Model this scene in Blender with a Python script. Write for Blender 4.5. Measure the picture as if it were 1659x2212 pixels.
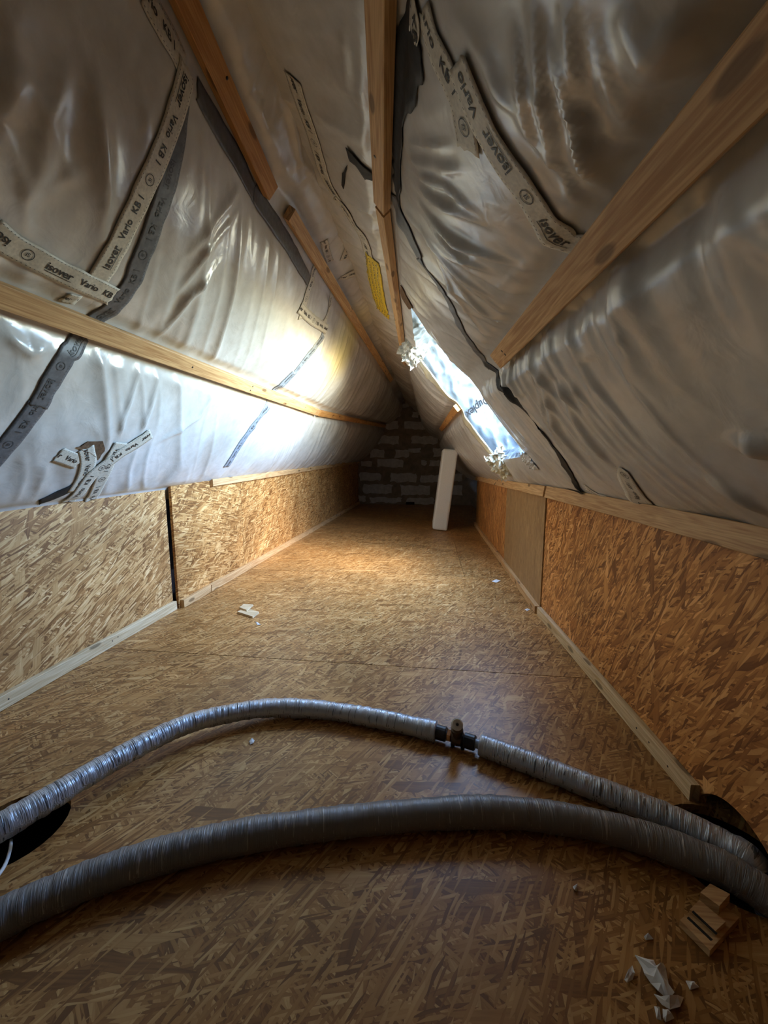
import bpy, bmesh, math, random
import numpy as np
from mathutils import Vector, Matrix
from mathutils.geometry import tessellate_polygon

scene = bpy.context.scene
for o in list(bpy.data.objects):
    bpy.data.objects.remove(o)
random.seed(7)
rng = np.random.default_rng(7)

# ------------------------------------------------------------------ camera
F, CX, CY, EYE = 831.0, 829.5, 1106.0, 0.8
PITCH = math.atan((CY - 998.0) / F)
YAW = math.atan((930.0 - CX) / F * math.cos(PITCH))
RV = np.array([math.cos(YAW), math.sin(YAW), 0.0])
FV = np.array([-math.sin(YAW) * math.cos(PITCH), math.cos(YAW) * math.cos(PITCH), -math.sin(PITCH)])
UV_ = np.cross(RV, FV)
CAM = np.array([0.0, 0.0, EYE])
cam_data = bpy.data.cameras.new('camera')
cam = bpy.data.objects.new('camera', cam_data)
scene.collection.objects.link(cam)
cam.matrix_world = Matrix(((RV[0], UV_[0], -FV[0], 0), (RV[1], UV_[1], -FV[1], 0), (RV[2], UV_[2], -FV[2], EYE), (0, 0, 0, 1)))
cam_data.sensor_fit = 'AUTO'
cam_data.sensor_width = 36.0
cam_data.lens = F / 2212.0 * 36.0
cam_data.clip_start = 0.01
scene.camera = cam

# ------------------------------------------------------------------ sky, window portal, exposure
SKY_STRENGTH = 9.0
SUN_AZ = 124.0
world = bpy.data.worlds.new('sky')
scene.world = world
world.use_nodes = True
bg = world.node_tree.nodes['Background']
sky = world.node_tree.nodes.new('ShaderNodeTexSky')
sky.sky_type = 'NISHITA'
sky.sun_disc = False
sky.sun_elevation = math.radians(42)
sky.sun_rotation = math.radians(SUN_AZ)      # sun stands behind the viewer, to the right
sky.air_density = 1.0; sky.dust_density = 0.5; sky.ozone_density = 3.0
world.node_tree.links.new(sky.outputs[0], bg.inputs['Color'])
bg.inputs['Strength'].default_value = SKY_STRENGTH
scene.view_settings.view_transform = 'Standard'
scene.view_settings.look = 'None'
scene.view_settings.gamma = 1.0
scene.view_settings.use_curve_mapping = False
scene.view_settings.exposure = 0.86
try:
    scene.cycles.max_bounces = 6
    scene.cycles.diffuse_bounces = 4
    scene.cycles.glossy_bounces = 3
    scene.cycles.sample_clamp_indirect = 8.0
    scene.cycles.transparent_max_bounces = 6
except Exception:
    pass

# ------------------------------------------------------------------ helpers: rays and noise
def raydir(px, py):
    d = RV * (px - CX) + UV_ * (CY - py) + FV * F
    return d / np.linalg.norm(d)

def on_floor(px, py, z=0.0):
    d = raydir(px, py)
    return CAM + d * ((z - EYE) / d[2])

def on_y(px, py, y):
    d = raydir(px, py)
    return CAM + d * (y / d[1])

def _hash(i, j, seed):
    h = (i.astype(np.int64) * 374761393 + j.astype(np.int64) * 668265263 + seed * 1442695041) & 0x7fffffff
    h = ((h ^ (h >> 13)) * 1274126177) & 0x7fffffff
    h = (h ^ (h >> 16)) & 0xffff
    return h / 65535.0

def vnoise(x, y, seed=0):
    x = np.asarray(x, float); y = np.asarray(y, float)
    xi = np.floor(x); yi = np.floor(y)
    fx = x - xi; fy = y - yi
    fx = fx * fx * fx * (fx * (fx * 6 - 15) + 10); fy = fy * fy * fy * (fy * (fy * 6 - 15) + 10)
    a = _hash(xi, yi, seed); b = _hash(xi + 1, yi, seed); c = _hash(xi, yi + 1, seed); d = _hash(xi + 1, yi + 1, seed)
    return (a * (1 - fx) + b * fx) * (1 - fy) + (c * (1 - fx) + d * fx) * fy

def ridged(x, y, seed, p=3.0):
    return (1 - np.abs(2 * vnoise(x, y, seed) - 1)) ** p

# ------------------------------------------------------------------ materials
def new_mat(name):
    m = bpy.data.materials.new(name)
    m.use_nodes = True
    nt = m.node_tree
    for n in list(nt.nodes):
        nt.nodes.remove(n)
    out = nt.nodes.new('ShaderNodeOutputMaterial')
    b = nt.nodes.new('ShaderNodeBsdfPrincipled')
    nt.links.new(b.outputs[0], out.inputs[0])
    return m, nt, b

def N(nt, t, **kw):
    n = nt.nodes.new(t)
    for k, v in kw.items():
        if k.startswith('_'):
            n.inputs[k[1:]].default_value = v
        else:
            setattr(n, k, v)
    return n

def ramp(nt, fac, stops):
    r = nt.nodes.new('ShaderNodeValToRGB')
    el = r.color_ramp.elements
    el[0].position, el[0].color = stops[0][0], (*stops[0][1], 1)
    el[1].position, el[1].color = stops[-1][0], (*stops[-1][1], 1)
    for p, c in stops[1:-1]:
        e = el.new(p); e.color = (*c, 1)
    nt.links.new(fac, r.inputs[0])
    return r.outputs[0]

def mix(nt, fac, a, b, blend='MIX'):
    m = nt.nodes.new('ShaderNodeMix'); m.data_type = 'RGBA'; m.blend_type = blend
    for sock, v in ((m.inputs[0], fac), (m.inputs[6], a), (m.inputs[7], b)):
        if hasattr(v, 'links'):
            nt.links.new(v, sock)
        elif isinstance(v, (int, float)):
            sock.default_value = v
        else:
            sock.default_value = (*v, 1)
    return m.outputs[2]

def math_(nt, op, a, b=None):
    m = nt.nodes.new('ShaderNodeMath'); m.operation = op
    for i, v in enumerate((a, b)):
        if v is None: continue
        if hasattr(v, 'links'): nt.links.new(v, m.inputs[i])
        else: m.inputs[i].default_value = v
    return m.outputs[0]

def bump(nt, h, bsdf, strength, dist):
    b = nt.nodes.new('ShaderNodeBump')
    b.inputs['Strength'].default_value = strength
    b.inputs['Distance'].default_value = dist
    nt.links.new(h, b.inputs['Height'])
    nt.links.new(b.outputs[0], bsdf.inputs['Normal'])

def osb_mat(name, main_angle=0.0, tint=(1, 1, 1), spread=0.5, rough=0.5, flat=0.0, seed=0, size=1.0, soft=0.0):
    """oriented strand board: overlapping elongated wood flakes"""
    m, nt, b = new_mat(name)
    uv = N(nt, 'ShaderNodeUVMap').outputs[0]
    nz = N(nt, 'ShaderNodeTexNoise', noise_dimensions='2D', _Scale=9.0, _Detail=2.0)
    nt.links.new(uv, nz.inputs['Vector'])
    sub = N(nt, 'ShaderNodeVectorMath', operation='SUBTRACT'); nt.links.new(nz.outputs['Color'], sub.inputs[0]); sub.inputs[1].default_value = (.5, .5, .5)
    sc = N(nt, 'ShaderNodeVectorMath', operation='SCALE'); nt.links.new(sub.outputs[0], sc.inputs[0]); sc.inputs['Scale'].default_value = 0.007
    ad = N(nt, 'ShaderNodeVectorMath', operation='ADD'); nt.links.new(uv, ad.inputs[0]); nt.links.new(sc.outputs[0], ad.inputs[1])
    vec = ad.outputs[0]
    r = random.Random(seed + 11)
    cols = [(0.0, (0.17, 0.075, 0.022)), (0.25, (0.31, 0.15, 0.05)), (0.55, (0.46, 0.255, 0.095)), (0.82, (0.58, 0.36, 0.16)), (1.0, (0.72, 0.50, 0.26))]
    cols = [(p, tuple((c[i] * (1 - soft) + (0.44, 0.245, 0.095)[i] * soft) * tint[i] for i in range(3))) for p, c in cols]
    base = None; height = None
    layers = [(0.04, 0.006, 0.0), (0.07, 0.010, 0.45), (0.05, 0.006, 0.45), (0.08, 0.012, 0.6), (0.04, 0.004, 0.5), (0.07, 0.009, 0.62), (0.035, 0.0035, 0.62), (0.09, 0.018, 0.86), (0.04, 0.004, 0.68)]
    order = list(range(len(layers))); r.shuffle(order)
    for i, (ln, wd, th) in enumerate(layers):
        ang = main_angle + spread * (2 * (order[i] + r.uniform(.2, .8)) / len(layers) - 1)
        mp = N(nt, 'ShaderNodeMapping'); mp.vector_type = 'TEXTURE'
        nt.links.new(vec, mp.inputs[0])
        mp.inputs['Rotation'].default_value = (0, 0, ang)
        mp.inputs['Location'].default_value = (r.random() * 3, r.random() * 3, 0)
        mp.inputs['Scale'].default_value = (ln * size, wd * size, 1)
        vo = N(nt, 'ShaderNodeTexVoronoi', voronoi_dimensions='2D', _Scale=1.0, _Randomness=1.0)
        nt.links.new(mp.outputs[0], vo.inputs['Vector'])
        sep = N(nt, 'ShaderNodeSeparateColor'); nt.links.new(vo.outputs['Color'], sep.inputs[0])
        # grain within the flake, running along it
        gr = N(nt, 'ShaderNodeTexNoise', noise_dimensions='2D', _Scale=1.0, _Detail=2.0)
        mg = N(nt, 'ShaderNodeVectorMath', operation='MULTIPLY'); nt.links.new(mp.outputs[0], mg.inputs[0]); mg.inputs[1].default_value = (1.2, 5.0, 1)
        val = sep.outputs[1]
        if i in (1, 3, 7):
            nt.links.new(mg.outputs[0], gr.inputs['Vector'])
            g2 = math_(nt, 'MULTIPLY', math_(nt, 'SUBTRACT', gr.outputs[0], 0.5), 0.55)
            val = math_(nt, 'ADD', val, g2)
        # darken flake borders a little: strands overlap with a shadowed rim
        rim = math_(nt, 'MULTIPLY', math_(nt, 'POWER', vo.outputs['Distance'], 3.0), 0.35)
        val = math_(nt, 'SUBTRACT', val, rim)
        c = ramp(nt, val, cols)
        if base is None:
            base, height = c, sep.outputs[2]
        else:
            k = math_(nt, 'GREATER_THAN', sep.outputs[0], th)
            base = mix(nt, k, base, c)
            if i == 5: height = sep.outputs[2]      # relief of one flake layer is enough
    big = N(nt, 'ShaderNodeTexNoise', noise_dimensions='2D', _Scale=3.2, _Detail=3.0)
    nt.links.new(uv, big.inputs['Vector'])
    base = mix(nt, 0.55, base, ramp(nt, big.outputs[0], [(0.3, (0.62, 0.60, 0.56)), (0.7, (1.12, 1.1, 1.06))]), 'MULTIPLY')
    if flat:
        base = mix(nt, flat, base, (0.40 * tint[0], 0.24 * tint[1], 0.11 * tint[2]))
    nt.links.new(base, b.inputs['Base Color'])
    b.inputs['Roughness'].default_value = rough
    b.inputs['Specular IOR Level'].default_value = 0.4
    bump(nt, height, b, 0.35, 0.002)
    return m

def wood_mat(name, dark, light, seed=0, rough=0.55):
    m, nt, b = new_mat(name)
    uv = N(nt, 'ShaderNodeUVMap').outputs[0]
    oi = N(nt, 'ShaderNodeObjectInfo')
    ad = N(nt, 'ShaderNodeVectorMath', operation='ADD'); nt.links.new(uv, ad.inputs[0])
    cm = N(nt, 'ShaderNodeCombineXYZ'); nt.links.new(math_(nt, 'MULTIPLY', oi.outputs['Random'], 17.0), cm.inputs[0]); nt.links.new(math_(nt, 'MULTIPLY', oi.outputs['Random'], 5.0), cm.inputs[1])
    nt.links.new(cm.outputs[0], ad.inputs[1])
    mp = N(nt, 'ShaderNodeMapping'); nt.links.new(ad.outputs[0], mp.inputs[0]); mp.inputs['Scale'].default_value = (1.6, 26, 1)
    n1 = N(nt, 'ShaderNodeTexNoise', noise_dimensions='2D', _Scale=1.0, _Detail=3.0, _Distortion=0.6); nt.links.new(mp.outputs[0], n1.inputs['Vector'])
    rings = math_(nt, 'SINE', math_(nt, 'MULTIPLY', n1.outputs[0], 34.0))
    mp2 = N(nt, 'ShaderNodeMapping'); nt.links.new(ad.outputs[0], mp2.inputs[0]); mp2.inputs['Scale'].default_value = (9, 260, 1)
    n2 = N(nt, 'ShaderNodeTexNoise', noise_dimensions='2D', _Scale=1.0, _Detail=2.0); nt.links.new(mp2.outputs[0], n2.inputs['Vector'])
    f = math_(nt, 'ADD', math_(nt, 'MULTIPLY', rings, 0.16), math_(nt, 'ADD', n2.outputs[0], math_(nt, 'MULTIPLY', math_(nt, 'SUBTRACT', n1.outputs[0], .5), 0.9)))
    c = ramp(nt, f, [(0.15, dark), (0.8, light)])
    # scattered knots
    vo = N(nt, 'ShaderNodeTexVoronoi', voronoi_dimensions='2D', _Scale=1.0); mp3 = N(nt, 'ShaderNodeMapping'); mp3.inputs['Scale'].default_value = (3.2, 10, 1)
    nt.links.new(ad.outputs[0], mp3.inputs[0]); nt.links.new(mp3.outputs[0], vo.inputs['Vector'])
    kn = N(nt, 'ShaderNodeMapRange'); kn.inputs[1].default_value = 0.07; kn.inputs[2].default_value = 0.11; kn.inputs[3].default_value = 0.75; kn.inputs[4].default_value = 0
    nt.links.new(vo.outputs['Distance'], kn.inputs[0])
    c = mix(nt, kn.outputs[0], c, tuple(x * 0.3 for x in dark))
    nt.links.new(c, b.inputs['Base Color'])
    b.inputs['Roughness'].default_value = rough
    b.inputs['Specular IOR Level'].default_value = 0.35
    bump(nt, n2.outputs[0], b, 0.2, 0.001)
    return m

def simple_mat(name, col, rough=0.5, metal=0.0, nscale=40.0, var=0.25, bmp=0.0, spec=0.5, bdist=0.002):
    m, nt, b = new_mat(name)
    tc = N(nt, 'ShaderNodeTexCoord')
    nz = N(nt, 'ShaderNodeTexNoise', _Scale=nscale, _Detail=4.0); nt.links.new(tc.outputs['Object'], nz.inputs['Vector'])
    c = ramp(nt, nz.outputs[0], [(0.25, tuple(x * (1 - var) for x in col)), (0.75, tuple(min(1, x * (1 + var * .6)) for x in col))])
    nt.links.new(c, b.inputs['Base Color'])
    b.inputs['Roughness'].default_value = rough
    b.inputs['Metallic'].default_value = metal
    b.inputs['Specular IOR Level'].default_value = spec
    if bmp:
        bump(nt, nz.outputs[0], b, bmp, bdist)
    return m

def membrane_mat(name, wool_point=None, rough=0.26):
    """milky vapour-barrier film with mineral wool faintly showing through"""
    m, nt, b = new_mat(name)
    tc = N(nt, 'ShaderNodeTexCoord').outputs['Object']
    n1 = N(nt, 'ShaderNodeTexNoise', _Scale=2.3, _Detail=3.0); nt.links.new(tc, n1.inputs['Vector'])
    c = ramp(nt, n1.outputs[0], [(0.3, (0.50, 0.47, 0.425)), (0.55, (0.64, 0.625, 0.595)), (0.75, (0.72, 0.715, 0.70))])
    n2 = N(nt, 'ShaderNodeTexNoise', _Scale=24.0, _Detail=4.0); nt.links.new(tc, n2.inputs['Vector'])
    c = mix(nt, 0.35, c, ramp(nt, n2.outputs[0], [(0.3, (0.72, 0.70, 0.67)), (0.7, (1.05, 1.05, 1.05))]), 'MULTIPLY')
    if wool_point is not None:
        d = N(nt, 'ShaderNodeVectorMath', operation='DISTANCE'); nt.links.new(tc, d.inputs[0]); d.inputs[1].default_value = tuple(wool_point)
        mr = N(nt, 'ShaderNodeMapRange'); mr.interpolation_type = 'SMOOTHSTEP'
        for i, v in enumerate((0.05, 0.42, 0.75, 0.0)): mr.inputs[i + 1].default_value = v
        nt.links.new(d.outputs['Value'], mr.inputs[0])
        c = mix(nt, mr.outputs[0], c, (0.78, 0.66, 0.24))
    nt.links.new(c, b.inputs['Base Color'])
    b.inputs['Roughness'].default_value = rough
    b.inputs['Specular IOR Level'].default_value = 0.6
    n3 = N(nt, 'ShaderNodeTexNoise', _Scale=17.0, _Detail=3.0, _Distortion=0.8); nt.links.new(tc, n3.inputs['Vector'])
    n4 = N(nt, 'ShaderNodeTexNoise', _Scale=5.0, _Detail=2.5, _Distortion=0.6, noise_type='RIDGED_MULTIFRACTAL'); nt.links.new(tc, n4.inputs['Vector'])
    hsum = math_(nt, 'ADD', n3.outputs[0], math_(nt, 'MULTIPLY', n4.outputs[0], 0.45))
    bump(nt, hsum, b, 0.32, 0.006)
    return m

M = {}
M['osb_floor'] = osb_mat('osb_floor', 0.05, tint=(0.92, 0.82, 0.65), spread=1.5, rough=0.42, seed=1, size=1.25, soft=0.12)
M['osb_left'] = osb_mat('osb_left', 0.35, tint=(1.18, 1.14, 1.08), spread=1.2, seed=2, size=1.4)
M['osb_left_far'] = osb_mat('osb_left_far', 1.0, tint=(1.16, 1.04, 0.84), spread=1.2, seed=3, size=1.35)
M['osb_right'] = osb_mat('osb_right', 2.2, tint=(1.25, 0.98, 0.72), spread=0.95, seed=4, size=1.4)
M['osb_back'] = osb_mat('osb_back', 1.5, tint=(0.85, 0.88, 0.9), spread=0.4, seed=5, flat=0.6)
M['batten'] = wood_mat('batten_wood', (0.42, 0.22, 0.085), (0.66, 0.42, 0.20))
M['batten_pale'] = wood_mat('batten_pale_wood', (0.50, 0.34, 0.17), (0.74, 0.58, 0.36))
M['batten_orange'] = wood_mat('batten_orange_wood', (0.40, 0.17, 0.045), (0.60, 0.32, 0.11))
M['tape'] = simple_mat('paper_tape', (0.62, 0.57, 0.47), 0.55, nscale=160, var=0.22)
M['tape_grey'] = simple_mat('grey_tape', (0.13, 0.132, 0.14), 0.5, nscale=60, var=0.35, bmp=0.3)
M['tape_black'] = simple_mat('black_tape', (0.035, 0.033, 0.032), 0.6, nscale=60, var=0.4, bmp=0.3, spec=0.2)
M['tape_blue'] = simple_mat('slate_tape', (0.26, 0.29, 0.33), 0.4, nscale=60, var=0.3)
M['tape_yellow'] = simple_mat('yellow_tape', (0.85, 0.60, 0.03), 0.45, nscale=60, var=0.2)
M['ink'] = simple_mat('black_ink', (0.03, 0.027, 0.025), 0.6, var=0.1)
M['ink_deep'] = simple_mat('deep_black_ink', (0.006, 0.006, 0.006), 0.7, var=0.1, spec=0.1)
M['ink_grey'] = simple_mat('grey_ink', (0.06, 0.06, 0.06), 0.6, var=0.1)
M['ink_ochre'] = simple_mat('ochre_ink', (0.25, 0.13, 0.03), 0.6, var=0.1)
M['painted_dark'] = simple_mat('painted_dark', (0.012, 0.010, 0.009), 0.9, var=0.2)  # near-black colour painted in for the shade inside holes and grooves
M['wool'] = simple_mat('brown_wool', (0.16, 0.09, 0.045), 0.95, nscale=90, var=0.5, bmp=0.6)
M['mortar'] = simple_mat('mortar', (0.24, 0.20, 0.155), 0.9, nscale=14, var=0.35, bmp=0.6, bdist=0.01)
M['block'] = simple_mat('pale_block', (0.52, 0.50, 0.48), 0.9, nscale=18, var=0.25, bmp=0.5, bdist=0.006)
M['foam'] = simple_mat('white_foam', (0.80, 0.80, 0.77), 0.8, nscale=120, var=0.08, bmp=0.2)
M['scrap'] = simple_mat('white_scrap', (0.78, 0.77, 0.75), 0.7, nscale=60, var=0.1)
M['foil'] = simple_mat('window_foil', (0.09, 0.105, 0.11), 0.3, nscale=9, var=0.35, bmp=0.55, bdist=0.012)
M['foil_white'] = simple_mat('white_foil', (0.72, 0.74, 0.70), 0.35, nscale=20, var=0.15)
M['foil_cream'] = simple_mat('cream_foil', (0.72, 0.66, 0.48), 0.3, nscale=20, var=0.25, bmp=0.5, bdist=0.01)
M['screw'] = simple_mat('screw_steel', (0.06, 0.05, 0.045), 0.4, metal=0.8)
M['rubber'] = simple_mat('black_rubber', (0.02, 0.02, 0.021), 0.45, var=0.2)
M['brass'] = simple_mat('copper_nut', (0.55, 0.33, 0.20), 0.28, metal=1.0)
M['bronze'] = simple_mat('dark_bronze', (0.13, 0.09, 0.06), 0.4, metal=0.7)
M['nickel'] = simple_mat('nickel_cap', (0.80, 0.76, 0.68), 0.3, metal=0.0)
M['plastic_grey'] = simple_mat('grey_plastic', (0.36, 0.40, 0.46), 0.4)
M['cable'] = simple_mat('white_cable', (0.75, 0.76, 0.78), 0.4, var=0.05)
M['roof'] = simple_mat('roof_underlay', (0.10, 0.085, 0.07), 0.9)

def hose_mat(name, col, metal, rough, ck=0.12, th=0.40):
    m, nt, b = new_mat(name)
    uv = N(nt, 'ShaderNodeUVMap').outputs[0]
    mp = N(nt, 'ShaderNodeMapping'); nt.links.new(uv, mp.inputs[0]); mp.inputs['Scale'].default_value = (260, 16, 1)
    n1 = N(nt, 'ShaderNodeTexNoise', noise_dimensions='2D', _Scale=1.0, _Detail=3.0, _Distortion=0.5); nt.links.new(mp.outputs[0], n1.inputs['Vector'])
    mp2 = N(nt, 'ShaderNodeMapping'); nt.links.new(uv, mp2.inputs[0]); mp2.inputs['Scale'].default_value = (45, 10, 1)
    n2 = N(nt, 'ShaderNodeTexNoise', noise_dimensions='2D', _Scale=1.0, _Detail=2.0); nt.links.new(mp2.outputs[0], n2.inputs['Vector'])
    crack = math_(nt, 'MULTIPLY', math_(nt, 'LESS_THAN', n1.outputs[0], th), math_(nt, 'GREATER_THAN', n2.outputs[0], 0.5))
    c = mix(nt, crack, col, tuple(x * ck for x in col))
    nt.links.new(c, b.inputs['Base Color'])
    b.inputs['Metallic'].default_value = metal
    b.inputs['Roughness'].default_value = rough
    bump(nt, n1.outputs[0], b, 0.7, 0.003)
    return m
M['hose_blue'] = hose_mat('foil_hose', (0.50, 0.54, 0.60), 0.55, 0.36, 0.28, 0.385)
M['hose_grey'] = hose_mat('grey_hose', (0.22, 0.22, 0.225), 0.3, 0.42, 2.0, 0.36)

# glass: real thin pane, mostly clear
gm = bpy.data.materials.new('window_glass'); gm.use_nodes = True
gt = gm.node_tree
for n in list(gt.nodes): gt.nodes.remove(n)
_o = gt.nodes.new('ShaderNodeOutputMaterial'); _mx = gt.nodes.new('ShaderNodeMixShader'); _t = gt.nodes.new('ShaderNodeBsdfTransparent'); _g = gt.nodes.new('ShaderNodeBsdfGlossy')
_g.inputs['Roughness'].default_value = 0.02; _mx.inputs[0].default_value = 0.07; _t.inputs[0].default_value = (0.96, 0.98, 0.97, 1)
gt.links.new(_t.outputs[0], _mx.inputs[1]); gt.links.new(_g.outputs[0], _mx.inputs[2]); gt.links.new(_mx.outputs[0], _o.inputs[0])
M['glass'] = gm

# ------------------------------------------------------------------ object helpers
COL = scene.collection

def link(name, verts, faces, mat, parent=None, uvs=None, smooth=False):
    me = bpy.data.meshes.new(name)
    me.from_pydata([tuple(map(float, v)) for v in verts], [], [tuple(map(int, f)) for f in faces])
    if uvs is not None:
        lay = me.uv_layers.new(name='UVMap')
        li = np.empty(len(me.loops), dtype=np.int32); me.loops.foreach_get('vertex_index', li)
        lay.data.foreach_set('uv', np.asarray(uvs, dtype=np.float32)[li].ravel())
    if smooth:
        me.polygons.foreach_set('use_smooth', [True] * len(me.polygons))
    me.materials.append(M[mat] if isinstance(mat, str) else mat)
    me.update()
    o = bpy.data.objects.new(name, me)
    COL.objects.link(o)
    if parent is not None:
        o.parent = parent
        o.matrix_parent_inverse = parent.matrix_world.inverted()
    return o

def empty(name, loc=(0, 0, 0)):
    e = bpy.data.objects.new(name, None)
    e.location = tuple(map(float, loc))
    e.matrix_world = Matrix.Translation(Vector(tuple(map(float, loc))))
    e.empty_display_size = 0.05
    COL.objects.link(e)
    return e

def tag(o, label=None, cat=None, group=None, kind=None):
    if label: o['label'] = label
    if cat: o['category'] = cat
    if group: o['group'] = group
    if kind: o['kind'] = kind
    return o

def slab(name, outer, holes, f, nvec, thick, mat, parent=None, uvrot=0.0, uvoff=None):
    """flat board: 2D outline (with holes) mapped to 3D by f(a,b), thickness along -nvec"""
    polys = [outer] + list(holes)
    tris = tessellate_polygon([[Vector((a, b, 0)) for a, b in p] for p in polys])
    flat = [q for p in polys for q in p]
    n = len(flat); nv = np.array(nvec, float)
    top = [np.array(f(a, b), float) for a, b in flat]
    verts = top + [t - nv * thick for t in top]
    faces = []
    for t in tris:
        a, b, c = t
        nn = np.cross(top[b] - top[a], top[c] - top[a])
        if np.dot(nn, nv) < 0: a, c = c, a
        faces.append((a, b, c)); faces.append((n + c, n + b, n + a))
    k = 0
    for p in polys:
        for i in range(len(p)):
            a, b = k + i, k + (i + 1) % len(p)
            faces.append((a, b, n + b, n + a))
        k += len(p)
    off = uvoff if uvoff is not None else (random.random() * 6, random.random() * 6)
    c, s = math.cos(uvrot), math.sin(uvrot)
    uv = [(a * c - b * s + off[0], a * s + b * c + off[1]) for a, b in flat]
    uv2 = [(u + 0.013, v + 0.013) for u, v in uv]
    o = link(name, verts, faces, mat, parent, uv + uv2)
    bm = bmesh.new(); bm.from_mesh(o.data); bmesh.ops.recalc_face_normals(bm, faces=bm.faces); bm.to_mesh(o.data); bm.free()
    return o

def timber(name, p0, p1, nrm, width, thick, mat, parent=None, bevel=0.0018, cut0=0.0, cut1=0.0):
    """sawn batten: p0..p1 run along the middle of the face that looks along nrm"""
    p0 = np.array(p0, float); p1 = np.array(p1, float); n = np.array(nrm, float)
    ax = p1 - p0; L = np.linalg.norm(ax); ax /= L
    n = n - ax * np.dot(n, ax); n /= np.linalg.norm(n)
    w = np.cross(n, ax)
    seg = max(2, int(L / 0.25))
    prof = [(-width / 2 + bevel, 0), (width / 2 - bevel, 0), (width / 2, -bevel), (width / 2, -thick + bevel), (width / 2 - bevel, -thick), (-width / 2 + bevel, -thick), (-width / 2, -thick + bevel), (-width / 2, -bevel)]
    per = [0]
    for i in range(8):
        a, b = prof[i], prof[(i + 1) % 8]
        per.append(per[-1] + math.hypot(a[0] - b[0], a[1] - b[1]))
    verts = []; uvs = []; faces = []
    off = random.random() * 4
    for i in range(seg + 1):
        u = i / seg
        wob = (math.sin(u * 5 + off) * 0.0015)
        for j, (a, b) in enumerate(prof):
            l = u * L + (cut0 * (1 - u) + cut1 * u) * a / width
            verts.append(p0 + ax * l + w * (a + wob) + n * b)
            uvs.append((l + off, per[j] + off))
    for i in range(seg):
        for j in range(8):
            k = (j + 1) % 8
            faces.append((i * 8 + j, i * 8 + k, (i + 1) * 8 + k, (i + 1) * 8 + j))
    faces.append(tuple(range(8))[::-1]); faces.append(tuple(seg * 8 + j for j in range(8)))
    o = link(name, verts, faces, mat, parent, uvs)
    bm = bmesh.new(); bm.from_mesh(o.data); bmesh.ops.recalc_face_normals(bm, faces=bm.faces); bm.to_mesh(o.data); bm.free()
    return o

def disc_verts(c, n, r, k=8, jag=0.0):
    n = np.array(n, float) / np.linalg.norm(n)
    a = np.cross(n, [0.3, 0.5, 0.81]); a /= np.linalg.norm(a); b = np.cross(n, a)
    return [np.array(c) + (a * math.cos(2 * math.pi * i / k) + b * math.sin(2 * math.pi * i / k)) * r * (1 + random.uniform(-jag, jag)) for i in range(k)]

def lathe(name, p0, axis, prof, mat, parent=None, k=18):
    """solid of revolution: prof = [(along, radius), ...]"""
    ax = np.array(axis, float); ax /= np.linalg.norm(ax)
    a = np.cross(ax, [0.31, 0.52, 0.79]); a /= np.linalg.norm(a); b = np.cross(ax, a)
    verts = []; faces = []
    for (l, r) in prof:
        for i in range(k):
            t = 2 * math.pi * i / k
            verts.append(np.array(p0) + ax * l + (a * math.cos(t) + b * math.sin(t)) * r)
    for j in range(len(prof) - 1):
        for i in range(k):
            faces.append((j * k + i, j * k + (i + 1) % k, (j + 1) * k + (i + 1) % k, (j + 1) * k + i))
    faces.append(tuple(range(k))[::-1]); faces.append(tuple((len(prof) - 1) * k + i for i in range(k)))
    o = link(name, verts, faces, mat, parent)
    bm = bmesh.new(); bm.from_mesh(o.data); bmesh.ops.recalc_face_normals(bm, faces=bm.faces); bm.to_mesh(o.data); bm.free()
    return o

def catmull(pts, step):
    P = [np.array(p, float) for p in pts]
    P = [2 * P[0] - P[1]] + P + [2 * P[-1] - P[-2]]
    out = []
    for i in range(1, len(P) - 2):
        for k in range(24):
            t = k / 24
            out.append(0.5 * (2 * P[i] + (P[i + 1] - P[i - 1]) * t + (2 * P[i - 1] - 5 * P[i] + 4 * P[i + 1] - P[i + 2]) * t * t + (3 * P[i] - P[i - 1] - 3 * P[i + 1] + P[i + 2]) * t ** 3))
    out.append(P[-2])
    out = np.array(out)
    d = np.r_[0, np.cumsum(np.linalg.norm(np.diff(out, axis=0), axis=1))]
    n = max(2, int(d[-1] / step) + 1)
    l = np.linspace(0, d[-1], n)
    return np.stack([np.interp(l, d, out[:, j]) for j in range(out.shape[1])], 1), l

def tube(name, pts, r, mat, parent=None, step=0.006, k=20, crinkle=0.0, cap=True, wrap=0.0):
    c, l = catmull(pts, step)
    tg = np.gradient(c, axis=0); tg /= np.linalg.norm(tg, axis=1)[:, None]
    up = np.array([0, 0, 1.0])
    verts = []; uvs = []; faces = []
    ph = random.random() * 9
    for i in range(len(c)):
        s = np.cross(tg[i], up); s /= np.linalg.norm(s); u = np.cross(s, tg[i])
        ang = np.arange(k) * 2 * math.pi / k
        rr = np.full(k, r)
        if crinkle:
            rr = r * (1 + crinkle * (vnoise(np.full(k, l[i] * 150), ang * 1.3, 5) - .5) + crinkle * 1.2 * (vnoise(np.full(k, l[i] * 14), np.zeros(k) + ph, 8) - .5))
        if wrap:
            sp = (l[i] / wrap - ang / (2 * math.pi)) % 1.0
            rr = rr + r * 0.018 * sp
        for j in range(k):
            verts.append(c[i] + (s * math.cos(ang[j]) + u * math.sin(ang[j])) * rr[j])
            uvs.append((l[i], ang[j] * r))
    for i in range(len(c) - 1):
        for j in range(k):
            m = (j + 1) % k
            faces.append((i * k + j, i * k + m, (i + 1) * k + m, (i + 1) * k + j))
    if cap:
        faces.append(tuple(range(k))[::-1]); faces.append(tuple((len(c) - 1) * k + j for j in range(k)))
    return link(name, verts, faces, mat, parent, uvs, smooth=True)

# ------------------------------------------------------------------ the roof slopes as surfaces
Y0, YEND = -0.45, 7.25

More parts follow.
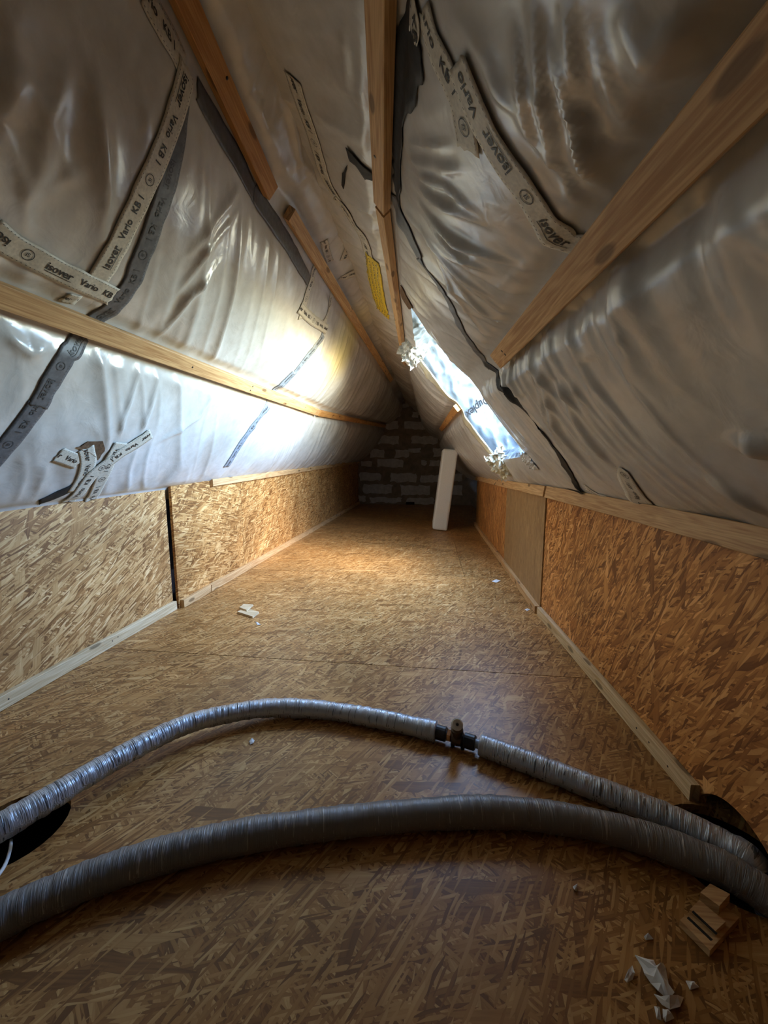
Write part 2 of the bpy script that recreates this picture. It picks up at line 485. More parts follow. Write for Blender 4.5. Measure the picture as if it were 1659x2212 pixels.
def BL(y):   # lower edge of the left slope
    return np.stack([np.full_like(y, -1.372), np.interp(y, [0, 1.0, 2.2, YEND], [0.645, 0.66, 0.685, 0.82])], -1)
def BR(y):
    return np.stack([np.interp(y, [0, 0.9, 2.04, 7.0], [0.70, 0.655, 0.605, 0.60]), np.interp(y, [0, 2, 5, 7], [0.675, 0.68, 0.62, 0.60])], -1)
def RD(y):
    return np.stack([np.full_like(y, -0.445), np.full_like(y, 1.985)], -1)

def frame(side, y):
    y = np.asarray(y, float)
    b = BL(y) if side == 'L' else BR(y)
    r = RD(y)
    d = r - b
    L = np.linalg.norm(d, axis=-1)
    u = d / L[..., None]
    n = np.stack([u[..., 1], -u[..., 0]], -1) if side == 'L' else np.stack([-u[..., 1], u[..., 0]], -1)
    return b, u, n, L

DISP = {'L': lambda y, s, smooth=False: 0 * y, 'R': lambda y, s, smooth=False: 0 * y}

def surf(side, y, s, off=0.0):
    y = np.asarray(y, float); s = np.asarray(s, float)
    b, u, n, L = frame(side, y)
    d = DISP[side](y, s) + off
    q = b + u * s[..., None] + n * d[..., None]
    return np.stack([q[..., 0], y, q[..., 1]], -1)

def normal(side, y):
    b, u, n, L = frame(side, np.array(float(y)))
    return np.array([n[0], 0, n[1]])

def upslope(side, y):
    b, u, n, L = frame(side, np.array(float(y)))
    return np.array([u[0], 0, u[1]])

SKIN = 0.0
def hit(side, px, py, off=0.0):
    d = raydir(px, py)
    k = np.arange(0.12, 11.0, 0.006)
    P = CAM + d * k[:, None]
    y = P[:, 1]
    b, u, n, L = frame(side, y)
    q = P[:, [0, 2]] - b
    s = (q * u).sum(1); g = (q * n).sum(1) - DISP[side](y, s, smooth=True) - off - SKIN
    idx = np.where((g[:-1] > 0) & (g[1:] <= 0))[0]
    if len(idx) == 0:
        i = int(np.argmin(np.abs(g))); return y[i], s[i]
    i = idx[0]; f = g[i] / (g[i] - g[i + 1])
    return y[i] + f * (y[i + 1] - y[i]), s[i] + f * (s[i + 1] - s[i])

# batten lines (pixel marks on the photo -> places on the slopes)
TH = 0.03
def bl(side, a, b): return [hit(side, *a, off=TH), hit(side, *b, off=TH)]
B_left_low = bl('L', (0, 650), (688, 891))
B_left_low2 = bl('L', (690, 893), (832, 921))
B_left_up = bl('L', (400, 0), (588, 415))
B_left_up2 = bl('L', (628, 462), (846, 822))
B_right = bl('R', (1640, 185), (1073, 778))
B_right2 = bl('R', (986, 882), (952, 928))
B_mid = bl('R', (818, 0), (822, 447))
B_mid2 = bl('R', (823, 455), (873, 785))

def pin(*segs):
    pts = sorted([p for s in segs for p in s])
    k = (pts[1][1] - pts[0][1]) / (pts[1][0] - pts[0][0])
    pts = [(-1.0, pts[0][1] + k * (-1.0 - pts[0][0]))] + pts
    Y = [p[0] for p in pts]; S = [p[1] for p in pts]
    return Y, S

def flat_at(s, *pins):
    k = 1.0
    for p in pins:
        q = np.clip((np.abs(s - p) - 0.028) / 0.06, 0, 1)
        k = k * (q * q * (3 - 2 * q))
    return k
PL1 = pin(B_left_low, B_left_low2); PL2 = pin(B_left_up, B_left_up2)
PR1 = pin(B_right, B_right2); PR2 = pin(B_mid, B_mid2)

def polydist(y, s, pts):
    best = np.full(np.shape(y), 9.0)
    for (a, b) in zip(pts[:-1], pts[1:]):
        dy, ds = b[0] - a[0], b[1] - a[1]
        q = np.clip(((y - a[0]) * dy + (s - a[1]) * ds) / (dy * dy + ds * ds + 1e-9), 0, 1)
        best = np.minimum(best, np.hypot(y - a[0] - q * dy, s - a[1] - q * ds))
    return best

def fold_height(y, s, pts, h, w):
    """ridge along a path, sharp-crested, fading out at both ends"""
    seg = [math.hypot(b[0] - a[0], b[1] - a[1]) for a, b in zip(pts[:-1], pts[1:])]
    tot = sum(seg) + 1e-9; run = 0.0
    best = np.full(np.shape(y), 9.0); par = np.zeros(np.shape(y))
    for (a, b, l) in zip(pts[:-1], pts[1:], seg):
        dy, ds = b[0] - a[0], b[1] - a[1]
        q = np.clip(((y - a[0]) * dy + (s - a[1]) * ds) / (dy * dy + ds * ds + 1e-9), 0, 1)
        d = np.hypot(y - a[0] - q * dy, s - a[1] - q * ds)
        m = d < best
        best = np.where(m, d, best); par = np.where(m, (run + q * l) / tot, par)
        run += l
    taper = np.clip(np.sin(np.pi * np.clip(par * 0.96 + 0.02, 0, 1)), 0, 1) ** 0.8
    ww = w * (0.45 + 0.55 * taper)
    return h * taper * np.exp(-(best / ww) ** 1.5)

# long folds seen in the film, as (pixel path, height, half width)
FOLD_L = [([(480, 560), (405, 644), (338, 730)], .016, .014), ([(560, 330), (470, 470), (395, 560)], .014, .018), ([(515, 455), (440, 545), (380, 640)], .012, .012),
          ([(150, 130), (100, 260), (60, 420)], .016, .03), ([(205, 120), (215, 300), (225, 470)], .016, .03), ([(40, 120), (10, 260)], .014, .03), ([(130, 280), (70, 420), (190, 360)], .010, .02),
          ([(300, 170), (330, 300), (300, 400)], .010, .02), ([(300, 790), (270, 900), (255, 960)], .012, .012), ([(340, 800), (320, 900), (300, 960)], .010, .012), ([(460, 840), (430, 900), (340, 960)], .011, .012),
          ([(0, 700), (60, 760), (110, 745)], .016, .018), ([(470, 880), (455, 980), (430, 1040)], .008, .012), ([(620, 910), (590, 990)], .008, .012), ([(560, 890), (500, 1020)], .008, .012), ([(690, 930), (650, 1010)], .007, .014),
          ([(600, 100), (640, 300), (650, 380)], .016, .016), ([(640, 330), (700, 420), (720, 480)], .014, .012), ([(540, 200), (590, 320)], .012, .02), ([(760, 690), (690, 850)], .006, .02), ([(790, 760), (745, 880)], .006, .02), ([(820, 800), (790, 900)], .008, .03)]
FOLD_R = [([(1137, 0), (1170, 180), (1201, 370)], .016, .014), ([(1185, 85), (1250, 280), (1326, 450)], .018, .012), ([(1215, 0), (1260, 230)], .014, .016), ([(1336, 0), (1440, 110), (1546, 200)], .022, .035), ([(1480, 0), (1590, 130)], .018, .03),
          ([(1110, 255), (1215, 372), (1285, 470)], .009, .008), ([(1040, 180), (1110, 230), (1160, 300)], .010, .014), ([(1167, 778), (1201, 913), (1309, 1047)], .016, .016), ([(1208, 801), (1241, 896), (1342, 1030)], .018, .022), ([(1120, 790), (1180, 900), (1260, 1040)], .010, .012),
          ([(880, 310), (990, 318)], .008, .006), ([(900, 400), (1000, 460), (1050, 490)], 0.0189, 0.012), ([(890, 370), (960, 400), (1040, 470)], 0.0162, 0.010), ([(905, 440), (990, 520), (1080, 560)], 0.0189, 0.010), ([(920, 480), (1000, 560), (1060, 590)], 0.0175, 0.010), ([(915, 500), (1000, 600), (1070, 650)], 0.0162, 0.012),
          ([(935, 540), (1010, 640), (1090, 700)], .012, .014), ([(1520, 1030), (1659, 1110)], .014, .02), ([(1610, 930), (1659, 990)], .02, .03), ([(1340, 1080), (1480, 1125)], .009, .012), ([(840, 60), (842, 240), (838, 400)], .006, .01), ([(925, 700), (985, 790), (1060, 870)], .008, .02),
          ([(880, 345), (945, 362), (1010, 372)], .009, .008), ([(900, 455), (960, 505), (1030, 545), (1100, 570)], .012, .008), ([(925, 520), (975, 585), (1040, 640), (1110, 680)], .012, .009), ([(940, 560), (985, 640), (1050, 730)], .010, .010),
          ([(1060, 640), (1150, 560), (1180, 530)], .004, .004), ([(1100, 60), (1130, 200), (1150, 300)], .012, .012), ([(1270, 40), (1330, 200), (1400, 330)], .012, .016), ([(960, 20), (1040, 130), (1090, 230)], .009, .014),
          ([(1150, 800), (1185, 900), (1240, 1000)], .010, .009), ([(1230, 790), (1270, 900), (1360, 1010)], .008, .014), ([(1400, 1090), (1540, 1140)], .008, .01),
          ([(780, 60), (785, 200), (790, 330)], .010, .016), ([(740, 60), (750, 200)], .008, .016)]

# the film lies smooth where tape is stuck over it
CALM_L = [[(312, -25), (402, 150), (385, 225), (345, 335), (292, 452), (205, 612)], [(392, 215), (362, 400), (300, 575), (243, 668), (188, 712)], [(180, 722), (112, 823), (40, 932), (-30, 1018)], [(-25, 490), (75, 558), (246, 642)],
          [(124, 982), (172, 1000)], [(326, 936), (262, 978), (196, 1030), (145, 1086)], [(262, 956), (222, 1030), (196, 1082)], [(186, 968), (182, 1028), (160, 1062)], [(426, 190), (552, 425), (668, 607)], [(677, 590), (650, 690), (706, 712), (722, 612)]]
CALM_R = [[(888, -20), (901, 96)], [(914, 16), (936, 98), (970, 170), (996, 240), (1011, 330)], [(986, 130), (1071, 321), (1180, 483), (1285, 548)], [(630, 165), (702, 385), (796, 552)], [(1347, 1012), (1396, 1100)], [(893, 60), (863, 270), (858, 428)]]
def calm_at(y, s, lines):
    q = np.full(np.shape(y), 9.0)
    for pts in lines:
        q = np.minimum(q, polydist(y, s, pts))
    k = np.clip((q - 0.022) / 0.05, 0, 1)
    return 0.12 + 0.88 * k * k * (3 - 2 * k)

def bulge(s, a, b, A, e=0.7):
    v = np.clip((s - a) / np.maximum(b - a, 1e-4), 0, 1)
    return A * (4 * v * (1 - v)) ** e

def disp_left(y, s, smooth=False):
    y = np.asarray(y, float); s = np.asarray(s, float)
    s1 = np.interp(y, *PL1); s2 = np.interp(y, *PL2); L = 1.60
    far = np.clip((y - 3.0) / 3.5, 0, 1)
    m1 = 0.65 + 0.7 * vnoise(y * 1.1, s * 0.7, 21)
    d = bulge(s, 0 * s - 0.01, s1, 0.050 + 0.045 * far, 0.6) * m1 + bulge(s, s1, s2, 0.055 + 0.03 * far, 1.0) * (0.6 + 0.8 * vnoise(y * 1.3 + 5, s * 1.2, 22)) + 0.075 * np.clip((s - s2) / (L - s2), 0, 1)
    if smooth: return d * (0.06 + 0.94 * flat_at(s, s1, s2))
    gate = np.clip((d - 0.004) / 0.018, 0, 1)
    a = y * 0.86 + s * 0.5; b = -y * 0.5 + s * 0.86
    w = ridged(a * 6.0, b * 0.9, 31, 4) * 0.013 + ridged(a * 13.0 + 2.0 * vnoise(b * 3, a * 2, 3), b * 1.6, 32, 3) * 0.006 + (vnoise(a * 24, b * 6, 33) - .5) * 0.004 - 0.004
    w *= 0.45 + 0.9 * vnoise(y * 1.7, s * 1.7, 34)
    for pts, h, wd in FL:
        w = w + fold_height(y, s, pts, h, wd)
    w = w * calm_at(y, s, CL)
    ga = (vnoise(y * 22, s * 1.5, 35) - .5) * 0.022 * np.exp(-np.abs(s - s1) / 0.09) + (vnoise(y * 20, s * 2, 36) - .5) * 0.016 * np.exp(-np.abs(s - s2) / 0.08) + (vnoise(y * 16, s * 2, 37) - .5) * 0.020 * np.exp(-np.abs(s) / 0.12)
    return (d + (w + ga) * gate) * (0.06 + 0.94 * flat_at(s, s1, s2))

def disp_right(y, s, smooth=False):
    y = np.asarray(y, float); s = np.asarray(s, float)
    s1 = np.interp(y, *PR1); s2 = np.interp(y, *PR2); L = 1.66
    far = np.clip((y - 2.7) / 3.0, 0, 1)
    m1 = 0.65 + 0.7 * vnoise(y * 1.1 + 3, s * 0.7, 41)
    d = bulge(s, 0 * s - 0.01, s1, 0.045 + 0.05 * far, 0.6) * m1 + bulge(s, s1, s2, 0.05 + 0.03 * far, 1.0) * (0.6 + 0.8 * vnoise(y * 1.3, s * 1.2, 42)) + 0.075 * np.clip((s - s2) / (L - s2), 0, 1)
    # the film is stretched tight around the window opening
    wdist = np.maximum(np.maximum(WY0 - y, y - WY1), np.maximum(WS0 - s, s - WS1))
    k = np.clip(wdist / 0.22, 0, 1)
    d = d * (0.25 + 0.75 * k) + 0.004
    if smooth: return d * (0.06 + 0.94 * flat_at(s, s1, s2))
    gate = np.clip((d - 0.004) / 0.018, 0, 1)
    a = y * 0.9 - s * 0.43; b = y * 0.43 + s * 0.9
    w = ridged(a * 6.0, b * 0.9, 51, 4) * 0.013 + ridged(a * 14.0 + 2.0 * vnoise(b * 3, a * 2, 4), b * 1.6, 52, 3) * 0.005 + (vnoise(a * 24, b * 6, 53) - .5) * 0.003 - 0.004
    calm = np.where(s < s1 - 0.14, 0.35, 1.0)
    w *= (0.4 + 0.9 * vnoise(y * 1.7, s * 1.7, 54)) * calm
    for pts, h, wd in FR:
        w = w + fold_height(y, s, pts, h, wd)
    w = w * calm_at(y, s, CR)
    below = np.where(s < s1, 1.7, 0.8)
    ga = (vnoise(y * 26 + s * 2, s * 1.2, 55) - .5) * 0.022 * below * np.exp(-np.abs(s - s1) / 0.10) + (vnoise(y * 20, s * 2, 56) - .5) * 0.015 * np.exp(-np.abs(s - s2) / 0.08) + (vnoise(y * 14, s * 2, 57) - .5) * 0.018 * np.exp(-np.abs(s) / 0.10)
    # tight gathers hanging below the broad right batten
    under = np.clip((s1 - 0.030 - s) / 0.02, 0, 1) * np.exp(-np.clip(s1 - s, 0, 9) / 0.19)
    drape = (ridged(y * 17 + 1.5 * vnoise(y * 5, s * 3, 71), s * 1.3, 72, 2) - .35) * 0.048 * under
    return (d + (w + ga) * gate) * (0.06 + 0.94 * flat_at(s, s1, s2)) + drape * np.clip((WY0 - y) / 0.3, 0, 1)

# window opening on the right slope, from its edges in the photo
WY0, WY1 = 1.98, 2.72
WS0, WS1 = 0.20, 1.12
DISP['L'] = disp_left
DISP['R'] = disp_right
SKIN = 0.003   # mean height of the wrinkles above the smooth film
FL = [([hit('L', *p) for p in pts], h, w) for pts, h, w in FOLD_L]
FR = [([hit('R', *p) for p in pts], h, w) for pts, h, w in FOLD_R]
CL = [[hit('L', *p) for p in q] for q in CALM_L]
CR = [[hit('R', *p) for p in q] for q in CALM_R]

# ------------------------------------------------------------------ structure: ceiling membranes
def grid(lo, hi, parts):
    out = [lo]
    for (to, st) in parts:
        n = max(1, int(round((to - out[-1]) / st)))
        out += list(np.linspace(out[-1], to, n + 1)[1:])
    return np.array(out)

ceiling = tag(empty('ceiling', (-0.445, 2.8, 1.985)), 'crumpled milky vapour barrier film over both roof slopes', 'ceiling', kind='structure')
wool_pt = surf('L', *hit('L', 752, 735))
M['film_left'] = membrane_mat('film_left', wool_pt)
M['film_right'] = membrane_mat('film_right', None)

def membrane(side, name, mat, ys, ss, hole=None):
    Yg, Sg = np.meshgrid(ys, ss, indexing='ij')
    P = surf(side, Yg, Sg)
    ny, ns = Yg.shape
    V = P.reshape(-1, 3)
    i, j = np.meshgrid(np.arange(ny - 1), np.arange(ns - 1), indexing='ij')
    a = (i * ns + j).ravel(); Fc = np.stack([a, a + ns, a + ns + 1, a + 1], 1)
    if hole:
        yc = (ys[:-1] + ys[1:])[i.ravel()] / 2; sc_ = (ss[:-1] + ss[1:])[j.ravel()] / 2
        keep = ~((yc > hole[0]) & (yc < hole[1]) & (sc_ > hole[2]) & (sc_ < hole[3]))
        Fc = Fc[keep]
    if side == 'L': Fc = Fc[:, ::-1]
    return link(name, V, Fc, mat, ceiling, smooth=True)

ysL = grid(Y0 - .05, 0, [(0.2, .05), (3.3, .0085), (5.0, .022), (YEND + .1, .04)])
ssL = grid(-0.10, 0, [(1.62, .0085)])
membrane('L', 'membrane', 'film_left', ysL, ssL)
ysR = np.concatenate([grid(Y0 - .05, 0, [(0.1, .05), (WY0, .0075)]), grid(WY0, 0, [(WY1, .0185)])[1:], grid(WY1, 0, [(3.6, .013), (5.0, .022), (YEND + .1, .04)])[1:]])
ssR = np.concatenate([grid(-0.10, 0, [(WS0, .0078)]), grid(WS0, 0, [(WS1, .0078)])[1:], grid(WS1, 0, [(1.68, .0078)])[1:]])
membrane('R', 'membrane', 'film_right', ysR, ssR, (WY0, WY1, WS0, WS1))

# unseen roof skin, added to keep the sky out except through the window
def roof_quad(name, side, y0, y1, s0, s1, off, mat='roof', parent=None):
    b, u, n, L = frame(side, np.array(2.0))
    def P(y, s, o):
        q = b + u * s + n * o
        return np.array([q[0], y, q[1]])
    v = [P(y0, s0, off), P(y1, s0, off), P(y1, s1, off), P(y0, s1, off), P(y0, s0, off - .03), P(y1, s0, off - .03), P(y1, s1, off - .03), P(y0, s1, off - .03)]
    f = [(0, 1, 2, 3), (7, 6, 5, 4), (0, 4, 5, 1), (1, 5, 6, 2), (2, 6, 7, 3), (3, 7, 4, 0)]
    return link(name, v, f, mat, parent)

WD = 0.24   # depth of the window recess
roof = tag(empty('roof', (-0.445, 2.8, 2.3)), 'dark unseen roof boarding added behind the film to keep sky light out', 'roof', kind='structure')
ys0, ys1 = Y0 - .3, YEND + .3
roof_quad('boarding', 'L', ys0, ys1, -1.3, 1.95, -0.27, parent=roof)
roof_quad('boarding', 'R', ys0, WY0 - .02, -1.3, 1.95, -0.27, parent=roof)
roof_quad('boarding', 'R', WY1 + .02, ys1, -1.3, 1.95, -0.27, parent=roof)
roof_quad('boarding', 'R', WY0 - .02, WY1 + .02, -1.3, WS0 - .02, -0.27, parent=roof)
roof_quad('boarding', 'R', WY0 - .02, WY1 + .02, WS1 + .02, 1.95, -0.27, parent=roof)

# ------------------------------------------------------------------ roof window: lined recess, frame, pane
win = tag(empty('window_1', surf('R', (WY0 + WY1) / 2, WS0)), 'roof window recess lined with bright crinkled foil in the right slope', 'window', kind='structure')

def lining(kind, mat):
    nd = 26
    dep = np.linspace(0, WD + .06, nd)
    if kind in ('far', 'near'):
        y = WY1 if kind == 'far' else WY0
        along = np.linspace(WS0 - .0, WS1 + .0, 90)
        A, D = np.meshgrid(along, dep, indexing='ij')
        base = surf('R', np.full_like(A, y), A)
        nn = normal('R', y)
        sg = -1 if kind == 'far' else 1
        cr = (ridged(A * 9 + D * 7, D * 14 - A * 4, 61, 2) * 0.016 + ridged(A * 22 - D * 16, D * 18 + A * 8, 62, 2) * 0.007) * np.minimum(1, D / 0.03)
        P = base - nn * D[..., None] + np.array([0, 1, 0]) * (sg * cr)[..., None]
    else:
        s = WS1 if kind == 'top' else WS0
        along = np.linspace(WY0, WY1, 60)
        A, D = np.meshgrid(along, dep, indexing='ij')
        base = surf('R', A, np.full_like(A, s))
        nn = normal('R', 2.3); uu = upslope('R', 2.3)
        sg = -1 if kind == 'top' else 1
        cr = (ridged(A * 9 + D * 7, D * 14 - A * 4, 63, 2) * 0.016 + ridged(A * 22 - D * 16, D * 18, 64, 2) * 0.007) * np.minimum(1, D / 0.03)
        P = base - nn * D[..., None] + uu * (sg * cr)[..., None]
    na = len(along)
    i, j = np.meshgrid(np.arange(na - 1), np.arange(nd - 1), indexing='ij')
    a = (i * nd + j).ravel()
    Fc = np.stack([a, a + nd, a + nd + 1, a + 1], 1)
    return link('reveal_lining', P.reshape(-1, 3), Fc, mat, win, smooth=True)
for kd in ('far', 'near', 'top', 'bottom'):
    lining(kd, 'foil')
bW, uW, nW, LW = frame('R', np.array(2.35))
def WP(y, s, o):
    q = bW + uW * s + nW * o
    return np.array([q[0], y, q[1]])
n3 = np.array([nW[0], 0, nW[1]])
fo = -WD - .005
for (a, b) in (((WY0 + .02, WS0), (WY0 + .02, WS1)), ((WY1 - .02, WS0), (WY1 - .02, WS1)), ((WY0 + .04, WS0 + .02), (WY1 - .04, WS0 + .02)), ((WY0 + .04, WS1 - .02), (WY1 - .04, WS1 - .02))):
    timber('frame_bar', WP(a[0], a[1], fo), WP(b[0], b[1], fo), n3, 0.045, 0.05, 'batten_pale', win)
gv = [WP(WY0 + .03, WS0 + .03, fo - .03), WP(WY1 - .03, WS0 + .03, fo - .03), WP(WY1 - .03, WS1 - .03, fo - .03), WP(WY0 + .03, WS1 - .03, fo - .03)]
gv += [v - n3 * 0.006 for v in gv]
link('pane', gv, [(0, 1, 2, 3), (7, 6, 5, 4), (0, 4, 5, 1), (1, 5, 6, 2), (2, 6, 7, 3), (3, 7, 4, 0)], 'glass', win)
# sky portal exactly over the pane
pl = bpy.data.lights.new('window_daylight', 'AREA')
pl.shape = 'RECTANGLE'; pl.size = WY1 - WY0; pl.size_y = WS1 - WS0
pl.energy = 1.0
pl.cycles.is_portal = True
po = bpy.data.objects.new('window_daylight', pl)
COL.objects.link(po)
yc_, sc_ = (WY0 + WY1) / 2, (WS0 + WS1) / 2
xa = np.array([0, 1.0, 0]); za = -n3; ya = np.cross(za, xa)
pc = WP(yc_, sc_, fo - .07)
po.matrix_world = Matrix(((xa[0], ya[0], za[0], pc[0]), (xa[1], ya[1], za[1], pc[1]), (xa[2], ya[2], za[2], pc[2]), (0, 0, 0, 1)))

# ------------------------------------------------------------------ floor of strand boards
floor = tag(empty('floor', (-0.4, 2.8, 0)), 'worn strand board floor', 'floor', kind='structure')
hc = on_floor(28, 1790)
hole_r = [(0.625 + 0.118 * math.cos(2 * math.pi * i / 28), 0.775 + 0.118 * math.sin(2 * math.pi * i / 28)) for i in range(28)]
hole_l = [(hc[0] + 0.10 * math.cos(2 * math.pi * i / 28), hc[1] + 0.10 * math.sin(2 * math.pi * i / 28)) for i in range(28)]
edges = [Y0 - .1, 0.175, 1.425, 2.675, 3.925, 5.175, 6.425, 7.6]
xj = [-0.2, None, None, 0.25, -0.7, 0.1, -0.4]
XA, XB = -1.45, 0.78
g = 0.0012
for i in range(len(edges) - 1):
    spans = [(XA, XB)] if xj[i] is None else [(XA, xj[i]), (xj[i], XB)]
    for (a, b) in spans:
        y0, y1 = edges[i], edges[i + 1]
        holes = []
        if a < hc[0] < b and y0 < hc[1] < y1:
            holes = [hole_l]
        if a < 0.62 < b and y0 < 0.775 < y1:
            holes = holes + [hole_r]
        dz = random.uniform(-0.0008, 0.0)
        slab('floor_board', [(a + g, y0 + g), (b - g, y0 + g), (b - g, y1 - g), (a + g, y1 - g)], holes, lambda p, q, dz=dz: (p, q, dz), (0, 0, 1), 0.022, 'osb_floor', floor)
# near-black sheet standing in for the darkness below the floor holes
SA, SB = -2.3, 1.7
link('dark_sheet', [(SA, Y0 - .2, -.16), (SB, Y0 - .2, -.16), (SB, 7.6, -.16), (SA, 7.6, -.16), (SA, Y0 - .2, -.2), (SB, Y0 - .2, -.2), (SB, 7.6, -.2), (SA, 7.6, -.2)], [(0, 1, 2, 3), (7, 6, 5, 4), (0, 4, 5, 1), (1, 5, 6, 2), (2, 6, 7, 3), (3, 7, 4, 0)], 'painted_dark', floor)

# ------------------------------------------------------------------ knee walls
wl = tag(empty('wall_left', (-1.37, 2.8, 0)), 'left knee wall of pale strand board panels', 'wall', kind='structure')
def wall_panel(parent, x0, y0, x1, y1, z0, z1, mat, inward, rot=0.0, holes=(), bottom=0.0):
    def f(a, z):
        t = (a - y0) / (y1 - y0)
        return (x0 + (x1 - x0) * t, a, z)
    nv = np.array([inward * (y1 - y0), -inward * (x1 - x0), 0.0]); nv /= np.linalg.norm(nv)
    return slab('panel', [(y0, bottom), (y1, bottom), (y1, z1), (y0, z0)], holes, f, nv, 0.015, mat, parent, rot)
yj1 = 1.885
tl = lambda y: float(BL(np.array([y]))[0, 1]) + 0.004
wall_panel(wl, -1.388, Y0, -1.388, yj1 - .012, 0.652, tl(yj1), 'osb_left', 1)
wall_panel(wl, -1.362, yj1, -1.362, 2.64, tl(yj1), tl(2.64), 'osb_left_far', 1, 0.4)
wall_panel(wl, -1.362, 2.643, -1.362, 4.9, tl(2.643), tl(4.9), 'osb_left_far', 1, 0.1)
wall_panel(wl, -1.362, 4.903, -1.362, YEND, tl(4.903), tl(YEND), 'osb_left_far', 1, 0.2)

wr = tag(empty('wall_right', (0.61, 2.3, 0)), 'right knee wall of warm brown strand board panels', 'wall', kind='structure')
def circ(cy, cz, r, n=30):
    return [(cy + r * math.cos(2 * math.pi * i / n), cz + r * math.sin(2 * math.pi * i / n)) for i in range(n)]
XRn = lambda y: np.interp(y, [-1.6, 0.9, 2.04], [0.655, 0.645, 0.592])
# near panel with a rounded notch cut out of its foot for the hoses
hy, hz, hr = 0.785, -0.055, 0.135
a0 = math.asin(hz / hr)
arc = [(hy - hr * math.cos(t), hz + hr * math.sin(t)) for t in np.linspace(-a0, math.pi + a0, 30)]
def fR(a, z): return (float(XRn(a)), a, z)
slab('panel', [(-0.3, 0)] + arc + [(0.9, 0), (0.9, 0.64), (-0.3, 0.64)], [], fR, (-1, 0, 0), 0.015, 'osb_right', wr, 0.0, (2.0, 1.0))
wall_panel(wr, 0.645, 0.9, 0.592, 2.035, 0.64, 0.64, 'osb_right', -1)
bpy.data.objects  # (both near sheets share one continuous grain)
wr.children[-1].data.uv_layers[0].data.foreach_set('uv', np.array([(wr.children[-1].data.vertices[l.vertex_index].co.y + 2.0, wr.children[-1].data.vertices[l.vertex_index].co.z + 1.0) for l in wr.children[-1].data.loops], dtype=np.float32).ravel())
wall_panel(wr, 0.6496, Y0, 0.649, -0.302, 0.64, 0.64, 'osb_right', -1)
wall_panel(wr, 0.586, 2.038, 0.586, 3.05, 0.66, 0.64, 'osb_back', -1)
wall_panel(wr, 0.586, 3.053, 0.586, 4.95, 0.64, 0.60, 'osb_right', -1, 0.5)

# skirting strips at the foot of the knee walls
bl_ = tag(empty('baseboard_left', (-1.36, 2.8, 0)), 'pale wooden strips along the foot of the left wall', 'baseboard', kind='structure')
timber('strip', (-1.366, Y0, .024), (-1.366, yj1 - .012, .024), (1, 0, 0), 0.048, 0.022, 'batten_pale', bl_)
timber('strip', (-1.338, yj1 + .01, .022), (-1.338, 2.16, .022), (1, 0, 0), 0.044, 0.024, 'batten', bl_)
timber('strip', (-1.336, 2.164, .022), (-1.336, YEND, .022), (1, 0, 0), 0.044, 0.026, 'batten', bl_)
br_ = tag(empty('baseboard_right', (0.6, 2.3, 0)), 'wooden strips along the foot of the right wall', 'baseboard', kind='structure')
pA = on_floor(1492, 1737); pB = on_floor(1156, 1328)
timber('strip', (float(XRn(.9)) - .022, .9, .022), (float(XRn(2.03)) - .022, 2.03, .022), (-1, 0, 0), 0.044, 0.022, 'batten_pale', br_)
timber('strip', (0.561, 2.04, .021), (0.561, 4.95, .021), (-1, 0, 0), 0.042, 0.025, 'batten', br_)
for st, ys in ((br_.children[0], (0.98, 1.06, 1.12)),):
    for y in ys:
        x = float(XRn(y)) - .022
        lathe('nail_head', (x + .002, y, .024 + random.uniform(-.006, .006)), (-1, 0, 0), [(0, .0028), (.0026, .0028), (.003, .002)], 'screw', st, 8)
for y in (1.02, 1.44, 1.47):
    lathe('nail_head', (-1.368, y, .026 + random.uniform(-.006, .006)), (1, 0, 0), [(0, .0028), (.0026, .0028), (.003, .002)], 'screw', bl_.children[0], 8)

# clamping strips along the top of the knee walls
t1 = tag(empty('trim_1', (-1.35, 4.0, 0.7)), 'wooden strip clamping the film along the top of the left wall', 'trim', kind='structure')
timber('strip', (-1.340, 2.25, tl(2.25) - .018), (-1.340, YEND, tl(YEND) - .018), (1, 0, 0), 0.045, 0.022, 'batten', t1)
t2 = tag(empty('trim_2', (0.61, 2.0, 0.66)), 'wooden strip clamping the film along the top of the right wall', 'trim', kind='structure')
timber('strip', (float(XRn(Y0)) - .022, Y0, .648), (float(XRn(.70)) - .022, .70, .650), (-1, 0, .15), 0.058, 0.022, 'batten', t2)
timber('strip', (float(XRn(.704)) - .022, .704, .650), (float(XRn(2.0)) - .022, 2.0, .655), (-1, 0, .15), 0.058, 0.022, 'batten', t2)
timber('strip', (0.564, 2.004, .655), (0.564, 4.95, .600), (-1, 0, .15), 0.055, 0.022, 'batten', t2)

